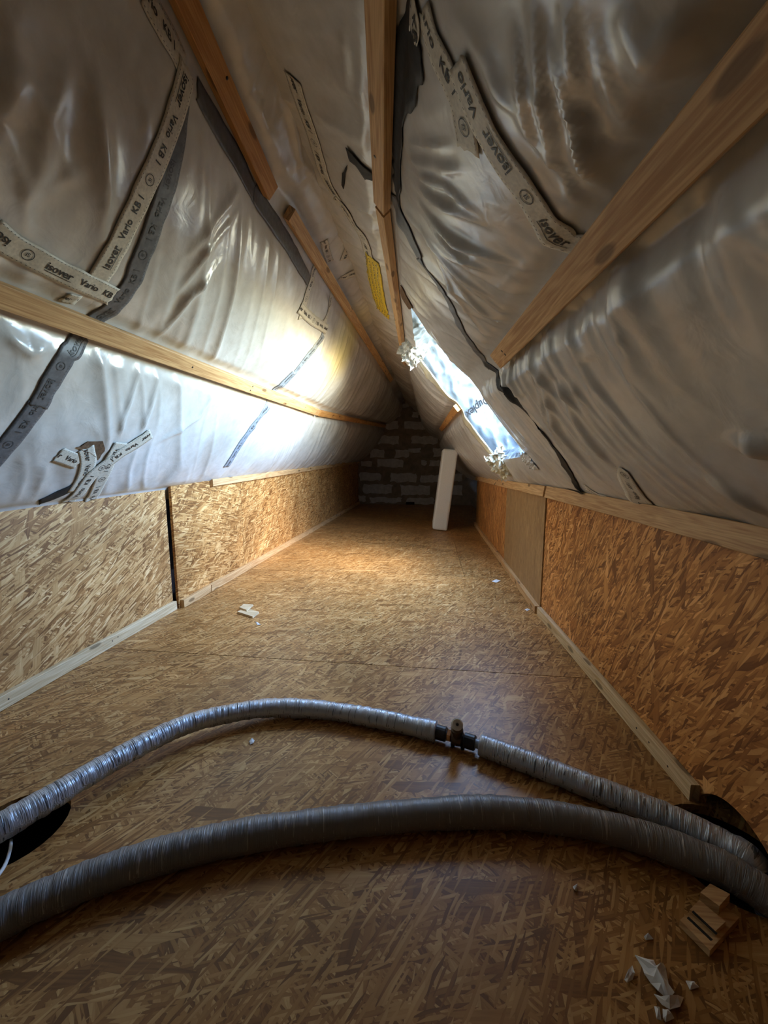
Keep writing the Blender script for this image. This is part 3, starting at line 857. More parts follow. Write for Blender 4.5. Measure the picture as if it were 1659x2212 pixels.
# ------------------------------------------------------------------ gable wall of pale blocks, mortar smeared over
wb = link('wall_back', [(-2.3, YEND, -.4), (1.7, YEND, -.4), (1.7, YEND, 2.5), (-2.3, YEND, 2.5), (-2.3, YEND + .2, -.4), (1.7, YEND + .2, -.4), (1.7, YEND + .2, 2.5), (-2.3, YEND + .2, 2.5)],
          [(0, 1, 2, 3), (7, 6, 5, 4), (0, 4, 5, 1), (1, 5, 6, 2), (2, 6, 7, 3), (3, 7, 4, 0)], 'mortar')
tag(wb, 'far gable wall of pale blocks with smeared mortar', 'wall', kind='structure')
rects = [(550, 335, 665, 405), (725, 335, 885, 405), (900, 340, 985, 405), (480, 460, 675, 535), (780, 465, 1015, 535), (410, 585, 540, 655), (635, 585, 765, 655), (760, 578, 865, 608), (980, 575, 1090, 650),
         (485, 675, 705, 740), (875, 685, 915, 732), (945, 680, 1035, 730), (320, 795, 510, 862), (600, 800, 830, 875), (865, 812, 1060, 875), (350, 898, 610, 980), (690, 905, 945, 992),
         (310, 1000, 375, 1052), (415, 1015, 695, 1060), (740, 1018, 985, 1075), (640, 245, 680, 290), (790, 250, 850, 300), (1060, 470, 1180, 540), (1080, 900, 1240, 990), (1100, 800, 1240, 870), (330, 690, 430, 740), (700, 170, 760, 205)]
for (x0, y0, x1, y1) in rects:
    c = []
    def edge(xa, ya, xb, yb, k):
        for i in range(k):
            t = i / k
            c.append((xa + (xb - xa) * t + random.uniform(-9, 9), ya + (yb - ya) * t + random.uniform(-8, 8)))
    kx = max(3, int((x1 - x0) / 28))
    edge(x0, y0, x1, y0, kx); edge(x1, y0, x1, y1, 3); edge(x1, y1, x0, y1, kx); edge(x0, y1, x0, y0, 3)
    pts = [on_y(700 + a / 4.1475, 830 + b / 4.1475, YEND) for a, b in c]
    dpt = random.uniform(.006, .014)
    slab('block', [(p[0], p[2]) for p in pts], [], lambda a, z, dpt=dpt: (a, YEND - dpt, z), (0, -1, 0), dpt + .002, 'block', wb)
vp = on_y(700 + 772 / 4.1475, 830 + 1066 / 4.1475, YEND)
link('hole_shade', [(vp[0] - .08, YEND - .016, vp[2] - .025), (vp[0] + .08, YEND - .016, vp[2] - .025), (vp[0] + .08, YEND - .016, vp[2] + .025), (vp[0] - .08, YEND - .016, vp[2] + .025),
                   (vp[0] - .08, YEND, vp[2] - .025), (vp[0] + .08, YEND, vp[2] - .025), (vp[0] + .08, YEND, vp[2] + .025), (vp[0] - .08, YEND, vp[2] + .025)],
     [(3, 2, 1, 0), (0, 1, 5, 4), (1, 2, 6, 5), (2, 3, 7, 6), (3, 0, 4, 7)], 'painted_dark', wb)  # small black box on the wall face, painting the dark of a hole
wf = link('wall_front', [(-2.3, Y0 - .1, -.4), (1.7, Y0 - .1, -.4), (1.7, Y0 - .1, 2.5), (-2.3, Y0 - .1, 2.5), (-2.3, Y0 - .15, -.4), (1.7, Y0 - .15, -.4), (1.7, Y0 - .15, 2.5), (-2.3, Y0 - .15, 2.5)],
          [(3, 2, 1, 0), (4, 5, 6, 7), (0, 1, 5, 4), (1, 2, 6, 5), (2, 3, 7, 6), (3, 0, 4, 7)], 'mortar')  # unseen wall brought close to cut bounced light on the near floor
tag(wf, 'unseen end wall set close behind the viewer to dim the foreground', 'wall', kind='structure')

# ------------------------------------------------------------------ battens on the film
def batten(side, seg, width, mat, label, screws=(), thick=0.03, cut=(0, 0)):
    (y0, s0), (y1, s1) = seg
    b0, u0, n0, _ = frame(side, np.array(y0)); b1, u1, n1, _ = frame(side, np.array(y1))
    P0 = b0 + u0 * s0 + n0 * (thick + .008); P1 = b1 + u1 * s1 + n1 * (thick + .008)
    p0 = np.array([P0[0], y0, P0[1]]); p1 = np.array([P1[0], y1, P1[1]])
    nn = normal(side, (y0 + y1) / 2)
    o = timber('wooden_batten', p0, p1, nn, width, thick, mat, None, cut0=cut[0], cut1=cut[1])
    tag(o, label, 'batten', 'battens nailed over the film')
    ax = (p1 - p0) / np.linalg.norm(p1 - p0); w = np.cross(nn, ax)
    for t, v in screws:
        c = p0 + (p1 - p0) * t + w * v * width
        lathe('screw_head', c - nn * .002, nn, [(0, .0042), (.0028, .0042), (.0034, .0025)], 'screw', o, 10)
    return o
def ext(seg, d0):   # carry a batten on beyond its first mark (out of frame)
    (y0, s0), (y1, s1) = seg
    k = (s1 - s0) / (y1 - y0)
    return [(d0, s0 + k * (d0 - y0)), (y1, s1)]
batten('L', ext(B_left_low, -0.4), 0.056, 'batten', 'long pale batten running across the lower left slope', [(.52, .0), (.66, .25), (.66, -.2), (.8, -.3), (.9, .1)])
batten('L', B_left_low2, 0.050, 'batten_orange', 'short darker batten continuing the lower left one to the gable', [(.1, .0)])
batten('L', ext(B_left_up, -0.4), 0.056, 'batten_orange', 'orange batten high on the left slope beside the grey tape', [(.8, .2)])
batten('L', B_left_up2, 0.050, 'batten', 'second batten high on the left slope, running down to the gable', [(.3, .1)])
batten('R', ext(B_right, -0.4), 0.058, 'batten', 'broad batten slanting across the right slope, nearest the viewer', [(.93, .15), (.932, -.1)])
batten('R', B_right2, 0.050, 'batten_orange', 'short batten on the right slope beyond the roof window')
batten('R', ext(B_mid, -0.4), 0.050, 'batten', 'batten beside the ridge at the top centre, nearest the viewer', [(.86, -.2)])
batten('R', B_mid2, 0.044, 'batten', 'batten beside the ridge running on to the gable')

# ------------------------------------------------------------------ printed text
_tc = {}
def text_geo(s, size):
    key = (s, size)
    if key not in _tc:
        cu = bpy.data.curves.new('lettering', 'FONT')
        cu.body = s; cu.size = size; cu.resolution_u = 3; cu.offset = size * 0.018
        ob = bpy.data.objects.new('lettering', cu)
        me = bpy.data.meshes.new_from_object(ob)
        v = np.array([q.co[:2] for q in me.vertices]).reshape(-1, 2); f = [tuple(p.vertices) for p in me.polygons]
        bpy.data.objects.remove(ob); bpy.data.curves.remove(cu); bpy.data.meshes.remove(me)
        w = v[:, 0].max() - v[:, 0].min()
        v[:, 0] -= v[:, 0].min()
        _tc[key] = (v, f, w)
    return _tc[key]

def ring_geo(c, r0, r1, k=18):
    v = []; f = []
    for i in range(k):
        t = 2 * math.pi * i / k
        v += [(c[0] + r0 * math.cos(t), c[1] + r0 * math.sin(t)), (c[0] + r1 * math.cos(t), c[1] + r1 * math.sin(t))]
    for i in range(k):
        j = (i + 1) % k
        f.append((2 * i, 2 * i + 1, 2 * j + 1, 2 * j))
    return np.array(v), f

def print_geo(L, W, start, flip=False):
    """repeat of the tape's print: name, product, disc, then the same upside-down; dashes on both edges"""
    V = []; Fc = []; n = 0
    def add(v, f):
        nonlocal n
        V.append(v); Fc.extend([tuple(i + n for i in q) for q in f]); n += len(v)
    h = W * 0.42
    words = [('isover', h * 1.12), ('Vario', h), ('KB 1', h)]
    widths = [text_geo(*w)[2] for w in words]
    gaps = W * 0.32
    total = sum(widths) + gaps * 2
    period = total + W * 1.5
    x = start
    while x < L:
        if x + period > 0:
            cur = 0.0
            for (w, sz), wd in zip(words, widths):
                v, f, _ = text_geo(w, sz)
                v = v.copy(); v[:, 1] -= sz * 0.30; v[:, 0] += cur
                if w == 'isover':
                    v2 = np.array([(cur, -h * .55), (cur + wd, -h * .55), (cur + wd, -h * .48), (cur, -h * .48)])
                    if flip: v2 = np.stack([total - v2[:, 0], -v2[:, 1]], 1)
                    v2[:, 0] += x
                    if v2[:, 0].min() > 0.003 and v2[:, 0].max() < L - 0.003:
                        k = 6; xs = np.linspace(v2[:, 0].min(), v2[:, 0].max(), k); ya, yb = v2[:, 1].min(), v2[:, 1].max()
                        add(np.array([(q, ya) for q in xs] + [(q, yb) for q in xs]), [(i, i + 1, k + i + 1, k + i) for i in range(k - 1)])
                if flip: v = np.stack([total - v[:, 0], -v[:, 1]], 1)
                v[:, 0] += x
                if v[:, 0].min() > 0.002 and v[:, 0].max() < L - 0.002: add(v, f)
                else:   # keep the letters that are still on the strip
                    ok = (v[:, 0] > 0.002) & (v[:, 0] < L - 0.002)
                    ff = [q for q in f if all(ok[i] for i in q)]
                    if ff: add(np.clip(v, [0.001, -9], [L - 0.001, 9]), ff)
                cur += wd + gaps
            cx = x + total + W * 0.75
            if W * .3 < cx < L - W * .3:
                add(*ring_geo((cx, 0), W * 0.20, W * 0.23))
                v, f, wd = text_geo('IS', W * 0.22); v = v.copy(); v[:, 0] += cx - wd / 2; v[:, 1] -= W * .07; add(v, f)
        x += period; flip = not flip
    d = 0.006
    while d < L - 0.01:
        for e in (-1, 1):
            y = e * W * 0.40
            add(np.array([(d, y - .0006), (d + .0035, y - .0006), (d + .0035, y + .0006), (d, y + .0006)]), [(0, 1, 2, 3)])
        d += 0.0095
    return np.concatenate(V), Fc

# ------------------------------------------------------------------ tapes stuck on the film
def tape(side, px, W, mat, label, off=0.004, start=None, ink='ink', widths=None, ragged=0.06, group='adhesive tapes on the film', lift=None, name='tape_strip', cat='tape', flip=False):
    off = 0.0012 + off * 0.42
    pts = [hit(side, *p) for p in px]
    c, l = catmull(pts, 0.008)
    tg = np.gradient(c, axis=0); tg /= np.maximum(1e-6, np.linalg.norm(tg, axis=1))[:, None]
    for _ in range(3):
        tg[1:-1] = (tg[:-2] + 2 * tg[1:-1] + tg[2:]) / 4
    L = l[-1]
    wd = np.interp(l / L, np.linspace(0, 1, len(widths)), widths) if widths else np.full(len(l), W)
    seed = random.randint(0, 999)
    K = 7
    def place(ll, vv, o):
        ll = np.asarray(ll, float); vv = np.asarray(vv, float)
        cy = np.interp(ll, l, c[:, 0]); cs = np.interp(ll, l, c[:, 1])
        ty = np.interp(ll, l, tg[:, 0]); ts = np.interp(ll, l, tg[:, 1])
        # letters read upright when the strip is followed from its first mark
        sgn = 1.0 if side == 'L' else -1.0
        py_, ps = -ts * sgn, ty * sgn
        if lift is not None:
            o = o + np.interp(ll / L, np.linspace(0, 1, len(lift)), lift)
        return surf(side, cy + py_ * vv, cs + ps * vv, o)
    verts = []
    lo, hi = [], []
    for side_i, arr in ((0, lo), (1, hi)):
        arr.append(1 + ragged * 2 * (vnoise(l * 30, l * 0 + side_i * 7, seed) - .5))
    vv = np.linspace(-.5, .5, K)
    Lg = np.repeat(l, K); Wg = np.repeat(wd, K); Vg = np.tile(vv, len(l))
    rag = np.where(Vg < 0, np.repeat(lo[0], K), np.repeat(hi[0], K))
    # torn, slightly uneven ends
    endj = 0.012 * (vnoise(Vg * 6, Vg * 0 + seed, 3) - .5)
    Lg2 = np.where((np.arange(len(Lg)) < K) | (np.arange(len(Lg)) >= len(Lg) - K), Lg + endj, Lg)
    top = place(np.clip(Lg2, 0, L), Vg * Wg * rag, off)
    bot = place(np.clip(Lg2, 0, L), Vg * Wg * rag, off - 0.0007)
    n = len(top)
    faces = []
    R_ = len(l)
    for i in range(R_ - 1):
        for j in range(K - 1):
            a = i * K + j
            faces.append((a, a + 1, a + K + 1, a + K)); faces.append((n + a, n + a + K, n + a + K + 1, n + a + 1))
    for i in range(R_ - 1):
        a = i * K; faces.append((a, a + K, n + a + K, n + a)); a += K - 1; faces.append((a + K, a, n + a, n + a + K))
    for j in range(K - 1):
        faces.append((j + 1, j, n + j, n + j + 1)); a = (R_ - 1) * K + j; faces.append((a, a + 1, n + a + 1, n + a))
    o = link(name, np.concatenate([top, bot]), faces, mat, smooth=True)
    bm = bmesh.new(); bm.from_mesh(o.data); bmesh.ops.recalc_face_normals(bm, faces=bm.faces); bm.to_mesh(o.data); bm.free()
    tag(o, label, cat, group)
    if start is not None:
        V, Fc = print_geo(L, W, start, flip)
        P = place(np.clip(V[:, 0], 0, L), V[:, 1], off + 0.0011)
        link('printing', P, Fc, ink, o)
    return o

TW = 0.058
# left slope
tape('L', [(312, -25), (345, 40), (375, 95), (402, 150)], TW, 'tape', 'pale printed tape coming down from the top edge beside the orange batten', .004, -.10)
tape('L', [(402, 140), (385, 225), (345, 335), (292, 452), (248, 540), (205, 612)], TW, 'tape', 'long pale printed tape curving down the left slope over a grey tape', .0075, .02)
tape('L', [(392, 215), (383, 300), (362, 400), (335, 480), (300, 575), (285, 612), (243, 668), (205, 692), (188, 712)], TW, 'tape_grey', 'dark grey curved tape on the left slope reaching under the long batten', .004, .12, 'ink_grey')
tape('L', [(180, 722), (160, 755), (145, 770), (112, 823), (80, 880)], TW, 'tape_grey', 'grey printed tape just below the long left batten', .006, -.13, 'ink_grey', flip=True)
tape('L', [(84, 872), (40, 932), (0, 982), (-30, 1018)], TW, 'tape_grey', 'grey tape running off the left edge of the picture', .004, -.1, 'ink_grey')
tape('L', [(-25, 490), (20, 527), (75, 558), (140, 592), (195, 617), (246, 642)], TW, 'tape', 'pale printed tape from the left edge to the grey curved tape', .0105, -.16, flip=True)
tape('L', [(135, 640), (152, 646), (170, 650)], .036, 'tape', 'small square label stuck above the long left batten', .005, -.02)
tape('L', [(426, 190), (470, 272), (515, 350), (552, 425)], TW, 'tape_grey', 'upper grey tape along the orange batten on the left slope', .004, None, widths=[.05, .06, .058, .055])
tape('L', [(548, 415), (585, 470), (625, 530), (668, 607)], TW, 'tape_grey', 'lower grey tape continuing along the high left battens', .007, None, widths=[.06, .066, .066, .05])
tape('L', [(692, 560), (677, 590), (663, 640), (650, 690)], TW, 'tape', 'left upright pale tape of the patch beside the high left batten', .005, -.05)
tape('L', [(722, 612), (716, 640), (708, 670), (699, 700)], TW, 'tape', 'right upright pale tape of the patch beside the high left batten', .005, .0)
tape('L', [(648, 664), (672, 688), (706, 712)], TW, 'tape', 'short pale tape closing the foot of the patch on the left slope', .009, -.03)
tape('L', [(698, 722), (670, 760), (633, 806), (612, 828)], TW, 'tape_blue', 'slate tape above the lower left batten on the bright film', .005, .02, 'ink_grey', widths=[.05, .055, .05, .05])
tape('L', [(634, 802), (608, 830), (585, 858)], TW, 'tape_blue', 'short slate tape overlapping another above the lower left batten', .0075, .02, 'ink_grey')
tape('L', [(580, 872), (553, 910), (520, 960), (488, 1009)], TW, 'tape_blue', 'slate tape below the lower left batten down to the wall strip', .005, .02, 'ink_grey')
tape('R', [(630, 165), (650, 225), (678, 304), (702, 385), (730, 430)], TW, 'tape', 'long pale printed tape along the ridge, left of the ridge batten', .006, -.02)
tape('R', [(722, 425), (746, 453), (770, 490), (787, 520), (796, 552)], TW, 'tape', 'lower crumpled pale tape along the ridge above the yellow tape', .009, -.05)
tape('L', [(764, 505), (754, 526), (741, 560)], .05, 'tape', 'short pale tape hanging from the ridge tape beside a tear', .006, -.02)
tape('L', [(734, 598), (765, 590), (797, 582)], TW, 'tape', 'short level pale tape near the ridge beside the yellow tape', .006, -.03)
tape('L', [(700, 520), (706, 545), (712, 565)], .035, 'tape', 'scrap of pale tape beside the second high left batten', .006, -.02)
# cluster low on the left
tape('L', [(124, 982), (148, 990), (172, 1000)], TW, 'tape', 'short level tape left of the brown tear above the left wall', .005, -.05)
tape('L', [(326, 936), (292, 960), (262, 978), (225, 1005), (196, 1030), (168, 1066), (145, 1086)], TW, 'tape', 'long slanting tape reaching highest in the torn patch above the left wall', .0105, -.02)
tape('L', [(262, 956), (240, 990), (222, 1030), (196, 1082)], TW, 'tape', 'steep pale tape at the right of the torn patch above the left wall', .008, -.06)
tape('L', [(186, 968), (190, 1000), (182, 1028), (160, 1062)], TW, 'tape', 'pale tape below the brown tear above the left wall', .006, .0)
tape('L', [(160, 1052), (120, 1072), (85, 1086)], .04, 'tape_black', 'black tape end poking out behind the left wall panel', .004, None)
# right slope
tape('R', [(888, -20), (893, 20), (897, 60), (901, 96)], TW, 'tape', 'pale tape end hanging at the top edge beside the ridge', .012, -.12, widths=[.058, .058, .045, .008])
tape('R', [(914, 16), (936, 98), (970, 170), (996, 240), (1011, 330)], TW, 'tape', 'pale printed tape on the right slope, upper of two overlapping', .006, -.10)
tape('R', [(986, 130), (1024, 230), (1071, 321), (1135, 415), (1180, 483), (1228, 523), (1285, 548)], TW, 'tape', 'long pale printed tape curving to the broad right batten', .010, -.05, flip=True)
tape('R', [(893, 60), (882, 130), (868, 190), (863, 270), (858, 330), (861, 372), (858, 428)], TW, 'tape_black', 'black wavy tape hanging beside the ridge batten', .006, None, widths=[.07, .10, .075, .06, .045, .065, .045], ragged=.22)
tape('R', [(846, 432), (868, 472), (884, 502), (910, 556)], TW, 'tape_grey', 'dark grey tape below the black tape beside the ridge batten', .007, None, widths=[.05, .075, .07, .04], ragged=.15)
tape('R', [(906, 552), (957, 634), (997, 705), (1024, 752), (1051, 795)], TW, 'tape_grey', 'grey seam tape on the right slope down to the batten end', .005, None, widths=[.03, .035, .04, .04, .03], ragged=.2)
tape('R', [(1046, 786), (1088, 833), (1132, 887), (1173, 936), (1213, 994), (1256, 1062)], TW, 'tape_black', 'black seam tape on the right slope down to the wall strip', .006, None, widths=[.035, .034, .034, .036, .04, .03], ragged=.3)
tape('R', [(1236, 1042), (1252, 1056), (1268, 1068)], .03, 'tape_black', 'black pointed tape flap at the foot of the right slope', .010, None, widths=[.012, .045, .04], lift=[.03, .01, 0])
tape('R', [(1262, 1052), (1288, 1068), (1320, 1080)], .05, 'tape', 'pale tape scrap above the strip of the right wall', .004, -.06)
tape('R', [(1347, 1012), (1360, 1050), (1378, 1080), (1396, 1100)], .055, 'tape', 'pale tape tag folded over the top strip of the right wall', .006, -.20, widths=[.03, .08, .08, .07])
# yellow warning tape at the ridge
yt = tape('R', [(804, 556), (808, 585), (812, 618), (821, 650), (831, 682)], .06, 'tape_yellow', 'yellow tape with black dashes beside the ridge batten', .010, None, widths=[.08, .10, .11, .11, .08], name='warning_tape')
yp = [hit('R', *p) for p in [(804, 556), (808, 585), (812, 618), (821, 650), (831, 682)]]
yc2, yl = catmull(yp, .01)
V = []; Fc = []
for i in range(2, len(yl) - 2, 2):
    for v in (-.034, -.012, .012, .034):
        a = yl[i] + random.uniform(-.006, .006)
        cy = np.interp(a, yl, yc2[:, 0]); cs = np.interp(a, yl, yc2[:, 1])
        q = [(-.007, -.003), (.009, .002), (.010, .006), (-.006, .001)]
        P = surf('R', np.array([cy + y for y, s in q]), np.array([cs + v + s for y, s in q]), .0125)
        k = len(V); V += list(P); Fc.append((k, k + 1, k + 2, k + 3))
link('dashes', V, Fc, 'ink', yt)

# tears in the film showing what lies behind
def tear(side, px, mat, label, off=.004, name='film_tear'):
    ys = [hit(side, *p) for p in px]
    c = np.mean(ys, 0)
    q = [c] + ys
    q = np.array(q)
    n = len(ys)
    fine = [c]
    ring = []
    for i in range(n):
        for t in (0, .33, .66):
            ring.append(np.array(ys[i]) * (1 - t) + np.array(ys[(i + 1) % n]) * t + (rng.random(2) - .5) * .006)
    pts = np.array(fine + ring)
    top = surf(side, pts[:, 0], pts[:, 1], off); top[0] -= normal(side, c[0]) * .003
    bot = surf(side, pts[:, 0], pts[:, 1], off - .003)
    m = len(pts)
    f = [(0, 1 + i, 1 + (i + 1) % (m - 1)) for i in range(m - 1)] + [(m, m + 1 + (i + 1) % (m - 1), m + 1 + i) for i in range(m - 1)] + [(1 + i, m + 1 + i, m + 1 + (i + 1) % (m - 1), 1 + (i + 1) % (m - 1)) for i in range(m - 1)]
    o = link(name, np.concatenate([top, bot]), f, mat)
    bm = bmesh.new(); bm.from_mesh(o.data); bmesh.ops.recalc_face_normals(bm, faces=bm.faces); bm.to_mesh(o.data); bm.free()
    return tag(o, label, 'tear', 'tears in the film')
tear('L', [(165, 968), (192, 955), (222, 952), (224, 975), (212, 994), (195, 978)], 'wool', 'brown tear in the film showing wool above the left wall')
tear('R', [(752, 352), (748, 376), (744, 408), (738, 398), (741, 372)], 'painted_dark', 'thin dark slit in the film left of the ridge', .006)  # black patch laid on the film as the darkness inside the slit
tape('R', [(754, 328), (775, 346), (792, 368), (806, 388)], .05, 'tape_black', 'black tape scrap crossing the ridge left of the ridge batten', .012, None, widths=[.055, .04, .045, .05])
tear('R', [(868, 612), (880, 640), (893, 664), (884, 668), (872, 650), (864, 628)], 'wool', 'brown opening in the film above the roof window foil', .006)

# ------------------------------------------------------------------ crumpled foil at both ends of the window lining
def crumple(name, centre, nrm, up, w, h, mat, parent, seed, amp=0.03, lab=None):
    nrm = np.array(nrm, float); up = np.array(up, float); rt = np.cross(up, nrm); rt /= np.linalg.norm(rt)
    K = 15
    r_ = np.random.default_rng(seed)
    pts = []; 
    for i in range(K):
        for j in range(K):
            a = (i / (K - 1) - .5); b = (j / (K - 1) - .5)
            rad = math.hypot(a, b)
            edge = 1 + 0.35 * (r_.random() - .5) * (1 if i in (0, K - 1) or j in (0, K - 1) else 0)
            z = amp * (r_.random() * .8 + .7 * (1 - min(1, rad * 1.6)))
            pts.append(np.array(centre) + rt * a * w * edge + up * b * h * edge + nrm * z)
    f = []
    for i in range(K - 1):
        for j in range(K - 1):
            q = i * K + j
            if (i + j) % 2: f += [(q, q + K, q + K + 1), (q, q + K + 1, q + 1)]
            else: f += [(q, q + K, q + 1), (q + 1, q + K, q + K + 1)]
    o = link(name, pts, f, mat, parent)
    md = o.modifiers.new('thickness', 'SOLIDIFY'); md.thickness = .0012
    return o
nR = normal('R', 2.4); uR = upslope('R', 2.4)
crumple('crumpled_foil', surf('R', WY1 - .02, WS1 + .02), -np.array([0, 1.0, 0]) * .8 + nR * .6, uR, .20, .17, 'foil_white', win, 3, .05)
crumple('crumpled_foil', surf('R', WY1 - .06, WS0 - .02), -np.array([0, 1.0, 0]) * .6 + nR * .8, uR, .17, .19, 'foil_cream', win, 5, .045)
crumple('crumpled_foil', surf('R', WY0 - .0, WS0 - .02), nR, uR, .14, .10, 'film_right', win, 8, .02)
# cream edge of the foil where it laps on to the film
for (ya, yb, seed) in ((WY1 + .0, WY1 + .07, 2),):
    ss = np.linspace(WS0 - .03, WS1 + .02, 80)
    rows = []
    for k, t in enumerate(np.linspace(0, 1, 5)):
        yy = ya + (yb - ya) * t * (0.75 + .5 * vnoise(ss * 9, ss * 0 + 3, 9))
        rows.append(surf('R', yy, ss, .004 + .006 * vnoise(ss * 25, ss * 0 + k, 12)))
    P = np.stack(rows, 1).reshape(-1, 3)
    f = [(i * 5 + j, (i + 1) * 5 + j, (i + 1) * 5 + j + 1, i * 5 + j + 1) for i in range(79) for j in range(4)]
    o = link('foil_edge', P, f, 'foil_cream', win, smooth=True)
    md = o.modifiers.new('thickness', 'SOLIDIFY'); md.thickness = .0012
# name printed on the foil of the far reveal
v, f, wd = text_geo('Duplex', 0.075)
a = hit('R', 955, 830)
P = []
for (x, yv) in v:
    # reads across the reveal, from deep in the recess outwards, upside-down
    d_ = 0.178 - x / wd * 0.178
    s_ = 0.60 - yv
    P.append(surf('R', np.array(WY1 - .026), np.array(s_), -d_))
link('lettering', P, f, 'ink_deep', win)

# ------------------------------------------------------------------ insulated hoses
R1, R2 = 0.027, 0.030
hose = empty('insulated_hose', on_floor(600, 1560))
tag(hose, 'silvery foil-wrapped hose with a brass valve joint, the farther of two', 'hose', 'insulated hoses on the floor')
lf = lambda x, y, lift=0.0, r=R1: on_floor(x, y, r + lift)
h1 = [lf(-120, 1850, .03), lf(0, 1787, .03), lf(100, 1729, .03), lf(250, 1640, .028), lf(400, 1566, .022), lf(520, 1537, .012), lf(600, 1529, .005), lf(700, 1534), lf(820, 1553), lf(942, 1580)]
tube('hose_section', h1, R1, 'hose_blue', hose, crinkle=.10, wrap=.05, step=.004, k=28)
e2 = np.array([.645, .725, -.01])
h2 = [lf(1038, 1609), lf(1150, 1650), lf(1300, 1708), lf(1450, 1768), lf(1560, 1822), lf(1620, 1858), e2, np.array([.68, .69, -.11])]
tube('hose_section', h2, R1, 'hose_blue', hose, crinkle=.08, wrap=.05, step=.004, k=28)
# valve joint between the two sections
pa, pb = np.array(h1[-1]), np.array(h2[0])
ax = (pb - pa); Lv = np.linalg.norm(ax); ax = ax / Lv
val = empty('valve', (pa + pb) / 2); val.parent = hose; val.matrix_parent_inverse = hose.matrix_world.inverted()
lathe('inner_pipe', pa - ax * .01, ax, [(0, .012), (Lv + .02, .012)], 'plastic_grey', val)
lathe('collar', pa + ax * .000, ax, [(0, .018), (.002, .020), (.028, .020), (.031, .018)], 'rubber', val)
lathe('collar', pb - ax * .045, ax, [(0, .018), (.002, .020), (.028, .020), (.031, .018)], 'rubber', val)
lathe('nut', pa + ax * .032, ax, [(0, .013), (.003, .017), (.012, .017), (.015, .013)], 'brass', val, 6)
lathe('nut', pb - ax * .062, ax, [(0, .013), (.003, .017), (.012, .017), (.015, .013)], 'brass', val, 6)
mid = (pa + pb) / 2 + np.array([0, 0, .0])
lathe('body', mid - ax * .017, ax, [(0, .013), (.005, .019), (.017, .021), (.029, .019), (.034, .013)], 'bronze', val)
cap_dir = np.array([-.10, -.35, .93])
lathe('stem', mid, cap_dir, [(0, .015), (.03, .014), (.032, .017), (.045, .017), (.047, .013)], 'bronze', val)
tip = mid + cap_dir / np.linalg.norm(cap_dir) * .050
tv = np.array([.05, -.8, .6])
lathe('cap', tip + np.array([0, .01, 0]), tv, [(0, .012), (.004, .016), (.016, .016), (.018, .013)], 'nickel', val)
lathe('cap_screw', tip + np.array([0, .01, 0]) + tv / np.linalg.norm(tv) * .018, tv, [(0, .0045), (.004, .004), (.005, .002)], 'screw', val, 6)
for q in (-.014, .014):
    lathe('foot', mid + ax * q + np.array([0, 0, -.006]), (0, -.2, -1), [(0, .006), (.020, .006), (.022, .005)], 'rubber', val, 10)

hose_b = empty('insulated_hose', on_floor(900, 1790))
tag(hose_b, 'dull grey wrapped hose without a joint, nearest the viewer', 'hose', 'insulated hoses on the floor')
l2 = lambda x, y, lift=0.0: on_floor(x, y, R2 + lift)
h3 = [l2(-160, 2070, .0), l2(0, 1985), l2(150, 1917), l2(300, 1862), l2(500, 1811), l2(700, 1780), l2(900, 1760), l2(1080, 1754), l2(1250, 1774), l2(1400, 1812), l2(1530, 1862), l2(1600, 1898), np.array([.645, .655, .012]), np.array([.70, .65, -.05])]
tube('hose_section', h3, R2, 'hose_grey', hose_b, crinkle=.07, wrap=.06, step=.004, k=28)

# white cable rising from the floor hole
cb = [on_floor(-60, 1960, .06), on_floor(-15, 1905, .05), on_floor(10, 1870, .03), on_floor(22, 1835, -.02), on_floor(24, 1815, -.10)]
tag(tube('cable', cb, .0032, 'cable', step=.006, k=10), 'thin white cable coming out of the floor hole at the left', 'cable')

# ------------------------------------------------------------------ foam board leaning at the far end
fb0 = on_floor(950, 1147)
yb = fb0[1]
lo_l, lo_r = on_y(934, 1140, yb), on_y(966, 1147, yb)
hi_l, hi_r = on_y(957, 972, yb + .05), on_y(990, 972, yb + .05)
cx0 = (lo_l[0] + lo_r[0]) / 2; cx1 = (hi_l[0] + hi_r[0]) / 2
thk = lo_r[0] - lo_l[0]; hgt = hi_l[2]
ang = math.atan2(cx1 - cx0, hgt)
bm = bmesh.new()
bmesh.ops.create_cube(bm, size=1)
bmesh.ops.scale(bm, vec=(thk, 0.50, hgt * 1.0 / math.cos(ang)), verts=bm.verts)
bmesh.ops.translate(bm, vec=(thk / 2, 0.25, hgt / 2 / math.cos(ang)), verts=bm.verts)
bmesh.ops.bevel(bm, geom=bm.edges[:], offset=.022, segments=3, affect='EDGES', profile=0.5)
bmesh.ops.rotate(bm, cent=(0, 0, 0), matrix=Matrix.Rotation(ang, 3, 'Y'), verts=bm.verts)
zmin = min(v.co.z for v in bm.verts)
bmesh.ops.translate(bm, vec=(0, 0, -zmin), verts=bm.verts)
me = bpy.data.meshes.new('foam_board'); bm.to_mesh(me); bm.free()
me.materials.append(M['foam'])
for p in me.polygons: p.use_smooth = False
fo_ = bpy.data.objects.new('foam_board', me); COL.objects.link(fo_)
fo_.location = (lo_l[0], yb, 0)
tag(fo_, 'thick white foam board leaning against the right slope near the gable', 'foam board')

